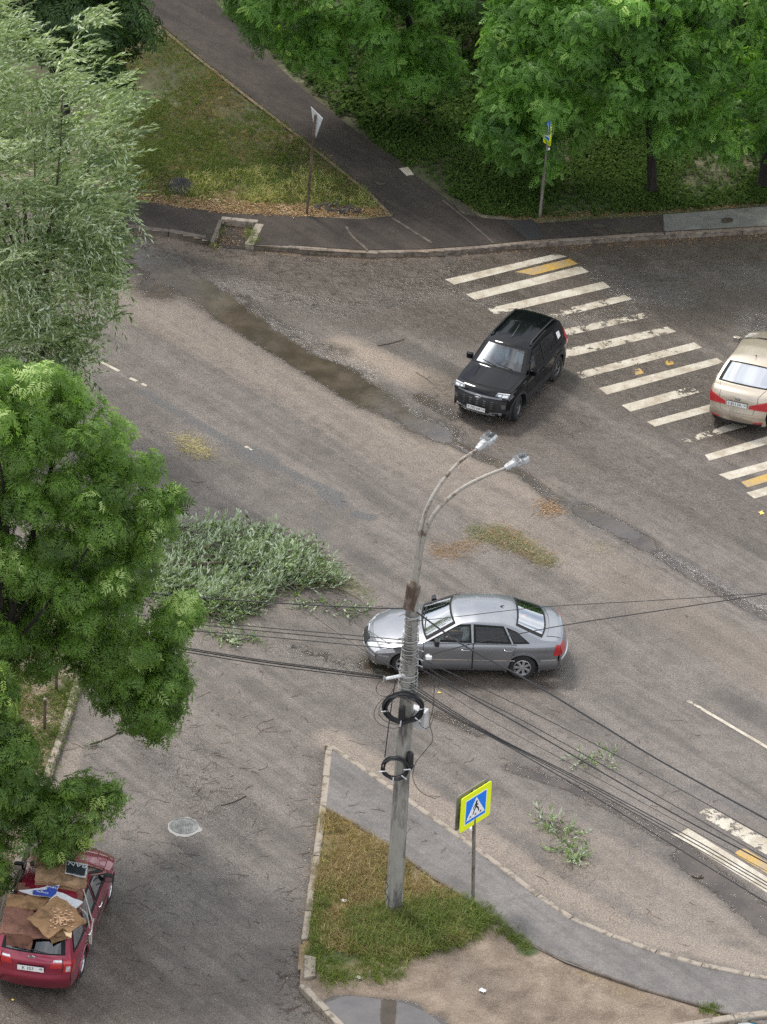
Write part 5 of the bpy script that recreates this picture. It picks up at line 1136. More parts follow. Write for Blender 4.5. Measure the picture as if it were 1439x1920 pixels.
# ---------------------------------------------------------------- signs
M_SY = plain('fluorescent_yellow', (.86, .98, .01), .45, var=.03); M_SB = plain('sign_blue', (.0, .22, .88), .4, var=.04); M_SW = plain('sign_white', (.92, .93, .94), .4, var=.03); M_SK = plain('sign_black', (.01, .01, .01), .5); M_SG = rusty('sign_back_grey', (.30, .29, .27), (.13, .11, .10), .3, 6, .6)
M_POST = rusty('rusty_post', (.17, .12, .09), (.09, .055, .035), .6, 9, .7, (1, 1, .3)); M_POSTG = rusty('grey_post', (.24, .22, .19), (.11, .08, .06), .4, 9, .6, (1, 1, .3))
def crossing_sign(label, basepx, A_, B_, zc, hh, post_z, both=True, zbase=ZI, grp=None):
    Pb = at(*basepx, zbase); a = at(*A_, zc); b_ = at(*B_, zc); d = b_ - a; w = d.length; d.normalize(); nrm = d.cross(Vector((0, 0, 1))).normalized()   # nrm = face side
    if nrm.dot(CAM - a) < 0: nrm = -nrm
    c = (a + b_) / 2; o = empty('pedestrian_sign', Pb, 0, label, 'road sign', grp)
    top = Vector((c.x, c.y, zc + hh * .45)) - nrm * .05; mb = MB(); mb.tube([Vector((0, 0, -.2)), top - Pb], .038, 12); mb.build('post', M_POSTG, o, True)
    def F3(u, v, k): return tuple(c - Pb + d * u * w / 2 + Vector((0, 0, v * hh / 2)) + nrm * k)
    def rr(s, r, k0):
        out = []
        for cx, cy, a0 in ((1, 1, 0), (-1, 1, 90), (-1, -1, 180), (1, -1, 270)):
            for t in range(0, 91, 15): out.append(((s - r) * cx + r * math.cos(R(a0 + t)), (s - r) * cy + r * math.sin(R(a0 + t))))
        return out
    def slab_(name, poly, k0, k1, mat, par):
        mb = MB(); n = len(poly); mb.add([F3(u, v, k0) for u, v in poly] + [F3(u, v, k1) for u, v in poly], [tuple(range(n))[::-1], tuple(range(n, 2 * n))] + [(i, (i + 1) % n, n + (i + 1) % n, n + i) for i in range(n)]); return mb.build(name, mat, par)
    pl_ = slab_('sign_plate', rr(1, .12, 0), 0, .012, [M_SY], o); slab_('white_border', rr(.70, .04, 0), .012, .015, M_SW, pl_); slab_('blue_field', rr(.66, .03, 0), .015, .018, M_SB, pl_); slab_('white_triangle', [(-.61, -.50), (.61, -.50), (0, .60)], .018, .021, M_SW, pl_)
    mb = MB()
    def blk(poly):
        n = len(poly); mb.add([F3(u, v, .021) for u, v in poly] + [F3(u, v, .024) for u, v in poly], [tuple(range(n))[::-1], tuple(range(n, 2 * n))] + [(i, (i + 1) % n, n + (i + 1) % n, n + i) for i in range(n)])
    def limb(p, q, w_):
        dx, dy = q[0] - p[0], q[1] - p[1]; l = math.hypot(dx, dy); nx, ny = -dy / l * w_, dx / l * w_; blk([(p[0] + nx, p[1] + ny), (q[0] + nx, q[1] + ny), (q[0] - nx, q[1] - ny), (p[0] - nx, p[1] - ny)])
    blk([(.02 + .065 * math.cos(t), .33 + .065 * math.sin(t)) for t in np.linspace(0, 6.28, 12)][:-1])
    limb((.0, .28), (.0, .05), .05); limb((.02, .05), (.14, -.08), .045); limb((.14, -.08), (.19, -.28), .035); limb((-.02, .05), (-.12, -.14), .035); limb((-.12, -.14), (-.20, -.32), .03); limb((-.01, .24), (-.15, .10), .03); limb((-.15, .10), (-.17, -.02), .025); limb((.02, .22), (.13, .10), .03)
    for x in (-.33, 0, .33): blk([(x - .09, -.41), (x + .03, -.41), (x + .05, -.33), (x - .05, -.33)])
    mb.build('pedestrian_symbol', M_SK, pl_)
    if both:
        slab_('back_plate', rr(1, .12, 0), -.12, -.105, [M_SG], o); mb = MB(); 
        for v in (.5, -.5): mb.box(tuple(Vector(F3(0, v, -.08))), (.05, .16, .04), Matrix.Rotation(math.atan2(nrm.y, nrm.x) - math.pi / 2, 3, 'Z'))
        mb.build('bracket', M_GALV, o)
    mb = MB(); mb.box(tuple(Vector((top - Pb).xy.to_3d()) + Vector((0, 0, zc - Pb.z - hh * .5 - .14))), (.085, .085, .05)); mb.build('collar', M_SW, o)
    return o
pb_ = at(888, 1690, ZI); zc = at_y(891, 1513, pb_.y + .04).z
crossing_sign('blue and white pedestrian crossing sign with fluorescent yellow border in the foreground grass', (888, 1690), (863, 1531), (920, 1495), zc, .86, 3)
zc2 = at_y(1028, 243, at(1012, 408, ZU).y).z
crossing_sign('yellow bordered crossing sign seen edge on and half hidden by the tree leaves', (1012, 408), (1021, 238), (1035, 246), zc2, .86, 3, False, ZU)
# give way sign from behind
Pb = at(575, 402, ZU); zt = at_y(596, 211, Pb.y).z; o = empty('give_way_sign', Pb, 0, 'grey back of a triangular give way sign on a rusty post by the path', 'road sign')
a, b_ = at(586, 202, zt), at(604, 220, zt); d = (b_ - a).normalized(); hh = (b_ - a).length; c = (a + b_) / 2; hh = max(hh, .62)
top = Vector((c.x, c.y, zt - .05)); nrm = d.cross(Vector((0, 0, 1))).normalized(); nrm = -nrm if nrm.dot(CAM - a) < 0 else nrm
mb = MB(); mb.tube([Vector((0, 0, -.2)), top - Pb + nrm * .05], .035, 10); mb.build('post', M_POST, o, True)
def tri(s, k): return [c - Pb + d * hh / 2 * s * 1.15 + nrm * k + Vector((0, 0, .0)), c - Pb - d * hh / 2 * s * 1.15 + nrm * k, c - Pb + nrm * k + Vector((0, 0, -.72 * s - (1 - s) * .2))]
mb = MB(); mb.add(tri(1, 0) + tri(1, .012), [(0, 1, 2), (3, 5, 4), (0, 1, 4, 3), (1, 2, 5, 4), (2, 0, 3, 5)]); pl_ = mb.build('sign_plate', M_SG and plain('pale_grey_back', (.48, .50, .52), .5), o)
mb = MB(); mb.add(tri(.98, -.003), [(0, 1, 2)]); mb.build('red_border', plain('sign_red', (.6, .02, .02), .4), pl_); mb = MB(); mb.add([p + Vector((0, 0, -.07)) for p in tri(.66, -.006)], [(0, 1, 2)]); mb.build('white_face', M_SW, pl_)
for (px, py, h, lb) in ((84, 1367, .78, 'rusty brown steel stub post standing in the left verge'), (106, 1292, .7, 'dark steel stub post in the left verge under the green tree')):
    p = at(px, py, ZI); o = empty('steel_post', p, 0, lb, 'post'); mb = MB(); mb.tube([(0, 0, -.1), (0, 0, h)], .035, 8); mb.build('shaft', M_POST, o); mb = MB(); mb.lathe([(.001, h + .02), (.04, h + .01), (.04, h - .03)], 10); mb.build('cap', M_RUST, o)

# ---------------------------------------------------------------- cardboard on the red car
def cb(col, n): return rusty(n, col, tuple(x * .55 for x in col), .35, 3, .8)
CB1 = cb((.40, .25, .14), 'tan_cardboard'); CB2 = cb((.22, .10, .065), 'wet_brown_cardboard'); CB3 = cb((.33, .19, .09), 'brown_cardboard'); CBW = plain('white_cardboard', (.55, .56, .58), .6, var=.1); CBK = plain('black_print', (.02, .025, .03), .5, var=.2); CBB = plain('blue_print', (.03, .06, .30), .5)
def board(label, pts, z, t, mat, tiltz=None, layers=1, group=None, warp=1.0):
    c = at(sum(p[0] for p in pts) / len(pts), sum(p[1] for p in pts) / len(pts), z); o = empty('cardboard_sheet', c, 0, label, 'cardboard', 'flattened cardboard on the red car roof'); mb = MB(); tz = tiltz or [0] * len(pts)
    for k in range(layers):
        j = [(random.uniform(-.02, .02) * min(k, 1), random.uniform(-.02, .02) * min(k, 1)) for _ in pts]
        V0 = [Vector((q.x + a[0], q.y + a[1], z + dz - k * (t + .006))) - c for q, dz, a in zip([at(p[0], p[1], z + dz) for p, dz in zip(pts, tz)], tz, j)]
        V1 = []
        for i in range(len(V0)):
            a_, b_ = V0[i], V0[(i + 1) % len(V0)]; m_ = max(2, int((b_ - a_).length / .12))
            for q in range(m_): V1.append(a_.lerp(b_, q / m_) + (Vector((random.uniform(-.012, .012), random.uniform(-.012, .012), random.uniform(-.010, .014))) if q else Vector()))
        V0 = V1; n = len(V0); mb.add([tuple(v) for v in V0] + [tuple(v - Vector((0, 0, t))) for v in V0], [tuple(range(n)), tuple(range(n, 2 * n))[::-1]] + [(i, (i + 1) % n, n + (i + 1) % n, n + i) for i in range(n)])
    s_ = mb.build('sheet', mat, o); bm = bmesh.new(); bm.from_mesh(s_.data); bmesh.ops.triangulate(bm, faces=bm.faces[:]); bmesh.ops.subdivide_edges(bm, edges=bm.edges[:], cuts=3, use_grid_fill=True)
    ph, aa = random.uniform(0, 6), random.uniform(0, 3)
    for v in bm.verts:
        u_ = v.co.x * math.cos(aa) + v.co.y * math.sin(aa); v.co.z += warp * (.014 * math.sin(u_ * 8 + ph) + .012 * math.sin((v.co.y - v.co.x) * 13 + ph * 2) - (.022 if abs(u_ - .07) < .035 else 0))
    bm.to_mesh(s_.data); bm.free(); return o, c
board('broad dark brown cardboard covering the middle of the red car roof', [(35, 1655), (150, 1650), (158, 1690), (150, 1712), (30, 1705)], 1.47, .02, CB2, None, 2)
o1, c1 = board('stack of tan cardboard boxes at the front of the red car roof', [(70, 1612), (165, 1619), (160, 1650), (146, 1660), (90, 1652), (66, 1648)], 1.62, .035, CB1, None, 5)
o2, c2 = board('black printed cardboard panel with white letters at the front right of the roof', [(124, 1613), (165, 1621), (161, 1645), (122, 1637)], 1.70, .012, CBW, None, 1, None, 0)
c_ = loc_poly([(126, 1615), (163, 1623), (159, 1642), (124, 1635)], 1.735, o2); mb = MB(); mb.add([tuple(v) for v in c_], [(3, 2, 1, 0)]); mb.build('black_print', CBK, o2)
dx = (at(165, 1621, 1.66) - at(124, 1613, 1.66)).normalized(); text_on(o2, 'BAN', .17, tuple(at(146, 1621.5, 1.742) - c2), -dx, (0, 0, 1), CBW, 'lettering', 1.2)
o3, c3 = board('blue and white printed cardboard strip across the red car roof', [(36, 1669), (75, 1665), (112, 1659), (106, 1677), (100, 1683), (60, 1677)], 1.60, .02, CBW, None, 1, None, 0)
c_ = loc_poly([(62, 1669), (88, 1668), (90, 1661), (110, 1661), (105, 1676), (96, 1682), (62, 1677)], 1.632, o3); mb = MB(); mb.add([tuple(v) for v in c_], [tuple(range(7))[::-1]]); mb.build('blue_print', CBB, o3)
text_on(o3, 'new', .12, tuple(at(98, 1664, 1.640) - c3), -dx, (0, 0, 1), CBW, 'lettering', 1.3); text_on(o3, 'single', .09, tuple(at(80, 1673, 1.640) - c3), -dx, (0, 0, 1), CBW, 'lettering', 1.3)
board('wet brown cardboard slab with dark stains left of the white box', [(14, 1678), (60, 1677), (95, 1682), (80, 1700), (60, 1706), (12, 1698)], 1.55, .03, CB3, None, 2)
board('flat white carton lying behind the torn tan sheet', [(108, 1671), (156, 1690), (142, 1703), (92, 1688)], 1.62, .03, CBW, None, 1, None, .3)
board('large reddish brown cardboard sheet at the rear left of the roof', [(10, 1698), (60, 1705), (96, 1757), (60, 1757), (0, 1748)], 1.52, .02, CB2, [0, .02, 0, -.08, -.06], 2)
board('small brown cardboard piece hanging over the rear window', [(12, 1748), (58, 1755), (62, 1764), (58, 1781), (12, 1769)], 1.46, .015, CB2, [.02, .02, -.12, -.28, -.26])
board('brown cardboard flap under the torn sheet at the right rear', [(92, 1750), (98, 1769), (134, 1757), (128, 1740)], 1.54, .02, CB3, [0, -.12, -.10, 0])
o4, c4 = board('large torn tan cardboard sheet lying askew on top of the pile', [(50, 1722), (107, 1679), (134, 1698), (163, 1727), (130, 1750), (118, 1741), (92, 1759)], 1.66, .018, CB3, [0, .04, .03, 0, -.03, -.02, -.03])
mb = MB()
for i in range(120):
    x, y = random.gauss(118, 14), random.gauss(1722, 10)
    if abs(x - 116) > 30 or abs(y - 1722) > 20 or (x - 50) * 1.4 + (y - 1722) < 40: continue
    p = at(x, y, 1.675) - c4; r = random.uniform(.02, .07); k = random.choice((3, 4, 4, 5)); ry_ = r * random.uniform(.25, .7); a0_ = random.random() * 6; mb.add([(p.x + r * random.uniform(.4, 1) * math.cos(2 * math.pi * j / k + a0_), p.y + ry_ * random.uniform(.5, 1) * math.sin(2 * math.pi * j / k + a0_), p.z + .006 + random.uniform(0, .012)) for j in range(k)], [tuple(range(k))])
tag(mb.build('torn_paper', plain('torn_kraft', (.55, .34, .20), .8, var=.25, scale=20), o4), kind='stuff')
board('pale scrap of cardboard at the right rear corner of the pile', [(118, 1742), (136, 1737), (134, 1758), (124, 1756)], 1.60, .012, plain('light_kraft', (.55, .40, .24), .8))
st = empty('tie_rope', at(158, 1700, 1.5), 0, 'pale ropes and tape tying the cardboard down the right side of the red car', 'rope'); mb = MB()
for pts in ([(157, 1668, 1.5), (160, 1680, 1.35), (172, 1722, .95), (174, 1727, .9)], [(150, 1702, 1.5), (163, 1716, 1.2), (168, 1745, .8), (168, 1768, .5)], [(174, 1725, .92), (172, 1748, .72), (171, 1770, .48)], [(170, 1768, .5), (172, 1740, .8), (176, 1722, .95)]):
    P = smooth_pts([at(*q) for q in pts], 5); mb.tube([p - st.location for p in P], .016, 6)
mb.build('rope', plain('pale_rope', (.50, .47, .42), .8), st, True)
# ---------------------------------------------------------------- vegetation
rs = np.random.RandomState(3)
T_LOC = [compound_cluster(rs, 5, .32, 6, .080, .034, .30, 1.5) for _ in range(6)]
T_ASH = [compound_cluster(rs, 5, .30, 4, .125, .036, .35, 1.9, (.6, .1, .0)) for _ in range(6)]
T_WIL = [willow_twig(rs, 13, .60, .165, .042, (1, .15, .20), .55) for _ in range(7)]
T_WILH = [willow_twig(rs, 14, .8, .155, .036, (.0, .0, .0), -.25) for _ in range(5)]
T_WIL2 = [willow_twig(rs, 13, .55, .17, .040, (.5, -.2, 0), .3) for _ in range(7)]
M_LOC = leafmat('locust_leaves', (.048, .12, .022), (.21, .40, .075), (.42, .60, .16), None, .42)
M_ASH = leafmat('ash_leaves', (.040, .080, .010), (.185, .315, .055), (.44, .56, .20), (.22, .33, .12), .40)
M_WIL = leafmat('willow_leaves', (.07, .115, .045), (.33, .40, .19), (.74, .78, .54), (.50, .56, .42), .32, .38)
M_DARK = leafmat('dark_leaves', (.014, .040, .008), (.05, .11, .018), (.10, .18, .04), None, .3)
M_FWIL = leafmat('fallen_willow_leaves', (.055, .10, .018), (.23, .33, .08), (.54, .60, .32), (.42, .49, .35), .15, .35)
M_BARK = rusty('dark_bark', (.030, .024, .019), (.013, .010, .008), .5, 7, .9, (1, 1, .3)); M_BARKW = rusty('willow_bark', (.13, .105, .075), (.055, .042, .03), .5, 7, .9, (1, 1, .3))

def clumps_from_outline(poly, Y, n, tmax, rad, zmin=1.2, near=-.0, bias=.5):
    """fill an outline with foliage boughs that have real depth; returns centres and radii"""
    xs = [p[0] for p in poly]; ys = [p[1] for p in poly]; out = []; tries = 0
    while len(out) < n and tries < n * 60:
        tries += 1; x, y = RNG.uniform(min(xs), max(xs)), RNG.uniform(min(ys), max(ys))
        if not inside(poly, np.array([x]), np.array([y]))[0]: continue
        d = dist_line(poly, np.array([x]), np.array([y]), True)[0]; r = RNG.uniform(*rad); rp = r * 75
        if d < rp * .75: r = max(rad[0] * .55, d / 75 / .8)
        if d < rad[0] * 30 and RNG.uniform() < .6: continue
        T = min(tmax, .35 + d / 75 * 1.1); p = at_y(x, y, Y + near + RNG.uniform(-T, T))
        if p.z < zmin: continue
        out.append((np.array(p), r))
    return out
def crown_points(cl, per, flat_=.62, up=.35, tintsp=.2, core=.25):
    P, D, S, Tn = [], [], [], []
    for c, r in cl:
        k = max(5, int(per * (r / .8) ** 2)); v = RNG.normal(size=(k, 3)); v /= np.linalg.norm(v, axis=1, keepdims=True)
        v[:, 2] = np.where((v[:, 2] < -.25) & (RNG.uniform(size=k) < .6), -v[:, 2], v[:, 2])
        rr = r * (RNG.uniform(.35, 1.06, size=(k, 1)) if core > .5 else np.where(RNG.uniform(size=(k, 1)) < core, RNG.uniform(.2, .8, (k, 1)), np.abs(RNG.normal(.95, .20, size=(k, 1)))))
        q = v * rr; q[:, 2] *= flat_; P.append(c + q); d = v.copy(); d[:, 2] = d[:, 2] * .6 + up; D.append(d)
        t = .42 + RNG.normal() * tintsp + .22 * v[:, 2] + RNG.normal(size=k) * .10; Tn.append(t)  # tint rises toward each clump's top: light from above put into leaf colour
    return np.concatenate(P), np.concatenate(D), np.concatenate(Tn)
def make_tree(name, label, basepx, cl, templ, mat, bark, per=22, size=1.0, flat_=.62, up=.35, trunk_r=.2, group=None, zb=ZU, basexy=None, lean=None, core=.14, limbs=30, reach=.85, winddir=None, spin=None):
    B0 = Vector(at(basepx[0], basepx[1], zb)) if basexy is None else Vector((basexy[0], basexy[1], zb))
    root = empty(name, B0, 0, label, 'tree', group); P, D, Tn = crown_points(cl, per, flat_, up, core=core)
    sc = RNG.uniform(.65, 1.35, len(P)) * size
    if winddir is not None: D = D * .55 + np.array(winddir); 
    m3 = frames(D, RNG.uniform(0, 6.28, len(P)) if spin is None else np.full(len(P), spin) + RNG.normal(size=len(P)) * .5)
    if winddir is not None:   # wind-combed sprays: keep the template's own wind axis aligned with the world
        a = RNG.uniform(-.95, .95, len(P)); ca, sa = np.cos(a), np.sin(a); Z0 = np.zeros_like(a); I1 = np.ones_like(a)
        tilt = RNG.normal(size=len(P)) * .7; ct, st_ = np.cos(tilt), np.sin(tilt)
        Rz = np.stack([np.stack([ca, -sa, Z0], -1), np.stack([sa, ca, Z0], -1), np.stack([Z0, Z0, I1], -1)], 1); Rx = np.stack([np.stack([I1, Z0, Z0], -1), np.stack([Z0, ct, -st_], -1), np.stack([Z0, st_, ct], -1)], 1)
        m3 = Rz @ Rx
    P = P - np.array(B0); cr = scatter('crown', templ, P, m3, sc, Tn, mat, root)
    # trunk with limbs
    mb = MB(); C = [Vector(c) - B0 for c, r in cl]; top = max(c.z for c in C); mean = sum(C, Vector()) / len(C); ax = [Vector((0, 0, -.2)), Vector((mean.x * .15, mean.y * .15, top * .25)), Vector((mean.x * .6, mean.y * .6, top * .65 * reach)), Vector((mean.x, mean.y, top * reach))]
    A = smooth_pts(ax, 5); mb.tube(A, [trunk_r * (1 - .85 * i / (len(A) - 1)) * (1.25 if i == 0 else 1) for i in range(len(A))], 10)
    order = sorted([i for i in range(len(C)) if C[i].z > .62 * top], key=lambda i: -cl[i][1])[:limbs]
    for i in order:
        c = C[i]; k = min(len(A) - 2, max(int(.4 * len(A)), int((c.z / top) * .62 * len(A)))); s = A[k]; m_ = s.lerp(c, .5) + Vector((RNG.uniform(-.25, .25), RNG.uniform(-.25, .25), RNG.uniform(.0, .35))); r0 = trunk_r * .32 * RNG.uniform(.6, 1.1)
        mb.tube(smooth_pts([s, m_, c], 3), [r0, r0 * .85, r0 * .7, r0 * .55, r0 * .4, r0 * .3, r0 * .18][:7], 5)
        for _ in range(3): e = c + Vector(RNG.uniform(-1, 1, 3).tolist()) * cl[i][1] * .8; mb.tube([c, (c + e) / 2 + Vector((0, 0, .05)), e], [r0 * .18, r0 * .12, .006], 4)
    mb.build('trunk', bark, root, True); return root

# locust trees, upper right
def Yb(px, py): return at(px, py, ZU).y
make_tree('locust_tree', 'broad locust tree with a bent black trunk near the right side of the far verge', (1224, 358), clumps_from_outline([(870, 250), (905, 190), (900, 90), (930, 0), (960, -110), (1180, -160), (1380, -90), (1385, 60), (1375, 170), (1350, 270), (1290, 300), (1180, 250), (1130, 255), (1100, 275), (1060, 280), (1062, 335), (1000, 350), (950, 320), (880, 262)], Yb(1224, 358), 300, 2.6, (.32, .66), .8, -.9), T_LOC, M_LOC, M_BARK, 44, .9, .5, trunk_r=.15)
make_tree('locust_tree', 'locust tree whose crown fills the right edge above the pavement', (1428, 350), clumps_from_outline([(1350, 340), (1340, 250), (1365, 60), (1370, -120), (1500, -200), (1700, -100), (1720, 150), (1650, 300), (1500, 330), (1400, 290)], Yb(1428, 350), 160, 2.4, (.34, .66), .6, -.5), T_LOC, M_LOC, M_BARK, 44, .9, .5, trunk_r=.15)
make_tree('locust_tree', 'locust tree overhanging the dark path with low drooping boughs left of centre', (785, 188), clumps_from_outline([(395, -40), (440, 30), (470, 80), (560, 110), (600, 150), (700, 175), (745, 200), (800, 190), (860, 165), (870, 110), (840, 60), (900, 0), (900, -260), (640, -320), (420, -200)], Yb(745, 250), 270, 2.2, (.34, .66), .5), T_LOC, M_LOC, M_BARK, 44, .9, .5, trunk_r=.15)
make_tree('locust_tree', 'shadowed locust tree in the gap behind the broad one', (960, 90), clumps_from_outline([(800, 60), (930, 130), (1080, 120), (1100, -200), (850, -260), (780, -100)], Yb(960, 90), 70, 2.2, (.6, .95), 1.5), T_LOC, M_DARK, M_BARK, 17, 1.25, trunk_r=.16)  # its shadow is put into the colour: darker leaves than the other locusts
# more trees standing beyond the frame behind them
for i, (x, y, lb) in enumerate([(1240, 0, 'dark locust tree standing behind the broad locust at the top edge'), (1480, 60, 'dark locust tree behind the right edge crown'), (560, -170, 'dark tree beyond the top of the path'), (160, -60, 'dark tree behind the willow in the upper left corner')]):
    B1 = at(x, y, ZU); cl = [(np.array([B1.x + RNG.normal() * 1.7, B1.y + RNG.normal() * 1.5, RNG.uniform(2.2, 8.5)]), RNG.uniform(.8, 1.25)) for _ in range(46)]
    if i == 3: cl = clumps_from_outline([(-60, 60), (60, 100), (200, 190), (262, 150), (292, 60), (285, -150), (-60, -200)], Yb(120, 330), 80, 2.0, (.5, .9), 1.0); 
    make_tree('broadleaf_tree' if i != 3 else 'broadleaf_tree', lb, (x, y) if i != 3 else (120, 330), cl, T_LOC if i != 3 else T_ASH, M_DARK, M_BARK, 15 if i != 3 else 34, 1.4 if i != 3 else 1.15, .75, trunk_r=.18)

# tall trees far beyond the footpath: they stand in the wet road's and the cars' reflections
src = next(o for o in bpy.data.objects if o.get('label', '').startswith('dark locust tree standing behind'))
for i, (x, yy, s_) in enumerate([(-13, 14, 1.9), (-6.5, 17, 2.2), (.5, 15, 2.0), (7.5, 18, 2.1), (14, 15, 1.9)]):
    r_ = src.copy(); COL.objects.link(r_); r_.location = (x, YF + 12 + yy, ZU); r_.scale = (s_, s_, s_); r_.rotation_euler.z = i * 1.3
    r_['label'] = 'tall dark tree far beyond the top edge of the photo mirrored in the wet road'; r_['group'] = 'tall trees beyond the footpath'
    for ch in src.children: c_ = ch.copy(); COL.objects.link(c_); c_.parent = r_
# willow, upper left
YW = Yb(75, 800)
wo = [(-80, -40), (20, 5), (60, 70), (115, 110), (130, 60), (150, 10), (190, 20), (195, 100), (225, 160), (280, 205), (262, 250), (240, 300), (250, 345), (235, 420), (228, 480), (210, 560), (200, 625), (185, 665), (165, 695), (120, 715), (55, 700), (-40, 730), (-140, 700), (-160, 100)]
WCL = clumps_from_outline(wo, YW, 260, 1.9, (.28, .62), 1.0)
wil = make_tree('willow', 'large silvery willow blown by the wind at the left edge', (75, 800), WCL, T_WIL, M_WIL, M_BARKW, 66, .9, .62, trunk_r=.2, limbs=6, reach=.55, zb=ZI, winddir=(.5, 0, .1), core=.35)
hp, hd, ht = crown_points([(c, r) for c, r in WCL if c[2] < 6.5 or RNG.uniform() < .25], 24, .8, -.4)
m3 = frames(np.stack([RNG.normal(size=len(hp)) * .25 + .25, RNG.normal(size=len(hp)) * .25, -np.ones(len(hp))], 1), RNG.uniform(0, 6.28, len(hp)))
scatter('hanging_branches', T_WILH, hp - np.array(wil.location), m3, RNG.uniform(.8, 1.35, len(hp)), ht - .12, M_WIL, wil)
# mid left ash
YA = Yb(90, 1560)
ao = [(-120, 700), (30, 690), (70, 672), (110, 690), (165, 745), (175, 725), (185, 760), (210, 775), (255, 815), (290, 812), (300, 840), (298, 880), (270, 925), (330, 925), (375, 950), (330, 985), (285, 1020), (290, 1075), (300, 1110), (365, 1110), (378, 1150), (365, 1200), (330, 1215), (345, 1260), (355, 1300), (330, 1350), (300, 1400), (262, 1375), (205, 1350), (170, 1300), (165, 1250), (120, 1255), (60, 1265), (-20, 1290), (-140, 1250)]
make_tree('ash_tree', 'bright green ash tree leaning over the side road in the left middle', (-70, 1580), clumps_from_outline(ao, YA, 430, 1.6, (.22, .44), 1.3) + clumps_from_outline([(150, 1210), (330, 1200), (350, 1300), (325, 1350), (296, 1385), (262, 1360), (200, 1330), (165, 1280)], YA, 55, .8, (.24, .42), 1.0), T_ASH, M_ASH, M_BARK, 80, .82, .6, limbs=9, trunk_r=.2, zb=ZI)
# lower left
lo = [(-120, 1240), (-10, 1245), (30, 1290), (20, 1335), (60, 1380), (75, 1440), (100, 1470), (155, 1455), (225, 1480), (225, 1515), (175, 1555), (155, 1600), (125, 1612), (100, 1615), (80, 1660), (20, 1670), (-60, 1680), (-160, 1600)]
make_tree('ash_tree', 'dark green low tree hanging over the bonnet of the red car', (-70, 1690), clumps_from_outline(lo, Yb(-30, 1700), 190, 1.1, (.22, .44), 1.2), T_ASH, leafmat('shaded_ash_leaves', (.032, .075, .012), (.16, .27, .045), (.38, .48, .13), (.15, .22, .06), .35), M_BARK, 84, .78, .6, limbs=8, trunk_r=.16, zb=ZI)  # darkened copy of the ash greens, shade put into the leaf colour

# fallen willow bough on the road
fo = [(255, 1010), (300, 985), (380, 975), (420, 970), (500, 985), (570, 1010), (600, 1040), (640, 1075), (640, 1095), (590, 1100), (540, 1110), (500, 1125), (480, 1135), (440, 1158), (395, 1172), (355, 1155), (300, 1140), (250, 1100)]
root = empty('fallen_branch', at(420, 1090, 0), 0, 'big leafy willow branch broken off and lying across the road', 'fallen branch'); P = []; Tn = []
xs = RNG.uniform(250, 640, 30000); ys = RNG.uniform(965, 1190, 30000); ok = inside(fo, xs, ys); xs, ys = xs[ok], ys[ok]; dd = dist_line(fo, xs, ys, True)
lump = np.sin(xs * .045) * np.sin(ys * .06 + xs * .02) * .5 + .5
keep = RNG.uniform(size=len(xs)) < np.clip(dd / 26, .12, 1); xs, ys, dd, lump = xs[keep][:5600], ys[keep][:5600], dd[keep][:5600], lump[keep][:5600]
gap = RNG.uniform(size=len(xs)) < .15 + 1.6 * lump; xs, ys, dd, lump = xs[gap], ys[gap], dd[gap], lump[gap]
hz = RNG.uniform(0, 1, len(xs)) ** .7 * np.clip(dd / 45, .1, 1) * (.2 + .8 * lump) * .42 + .03
for x, y, z in zip(xs, ys, hz): P.append(at(x, y, z))
P = np.array(P); Tn = .45 + RNG.normal(size=len(P)) * .34 + .2 * (hz - .2)
a = RNG.normal(size=len(P)) * .8 - .15; D = np.stack([np.cos(a), np.sin(a), RNG.uniform(-.25, .08, len(P))], 1)
scatter('foliage', T_WIL2, P - np.array(root.location), frames(D, RNG.uniform(0, 6.28, len(P))), RNG.uniform(.5, .95, len(P)), Tn, M_FWIL, root)
mb = MB(); O = root.location
for pts, r in (([(230, 1060, .3), (330, 1060, .35), (430, 1055, .35), (520, 1060, .2), (610, 1080, .1)], .06), ([(330, 1060, .35), (400, 1020, .4), (480, 1000, .2), (560, 1010, .1)], .035), ([(380, 1058, .3), (430, 1100, .3), (470, 1140, .1)], .03), ([(520, 1060, .2), (570, 1085, .1), (650, 1110, .03), (690, 1135, .03)], .018)):
    S = smooth_pts([at(*q) for q in pts], 5); mb.tube([p - O for p in S], [r * (1 - .8 * i / len(S)) for i in range(len(S))], 7)
for _ in range(330):
    x, y = random.uniform(270, 650), random.uniform(980, 1180)
    if not inside(fo, np.array([x]), np.array([y]))[0]: continue
    p = at(x, y, random.uniform(.08, .5)); e = p + Vector((random.uniform(.2, .7), random.uniform(-.35, .3), random.uniform(-.05, .1))); e.z = max(.02, e.z); mb.tube([p - O, (p + e) / 2 - O + Vector((0, 0, .04)), e - O], [.010, .007, .004], 4)
mb.build('limb', M_BARKW, root, True)
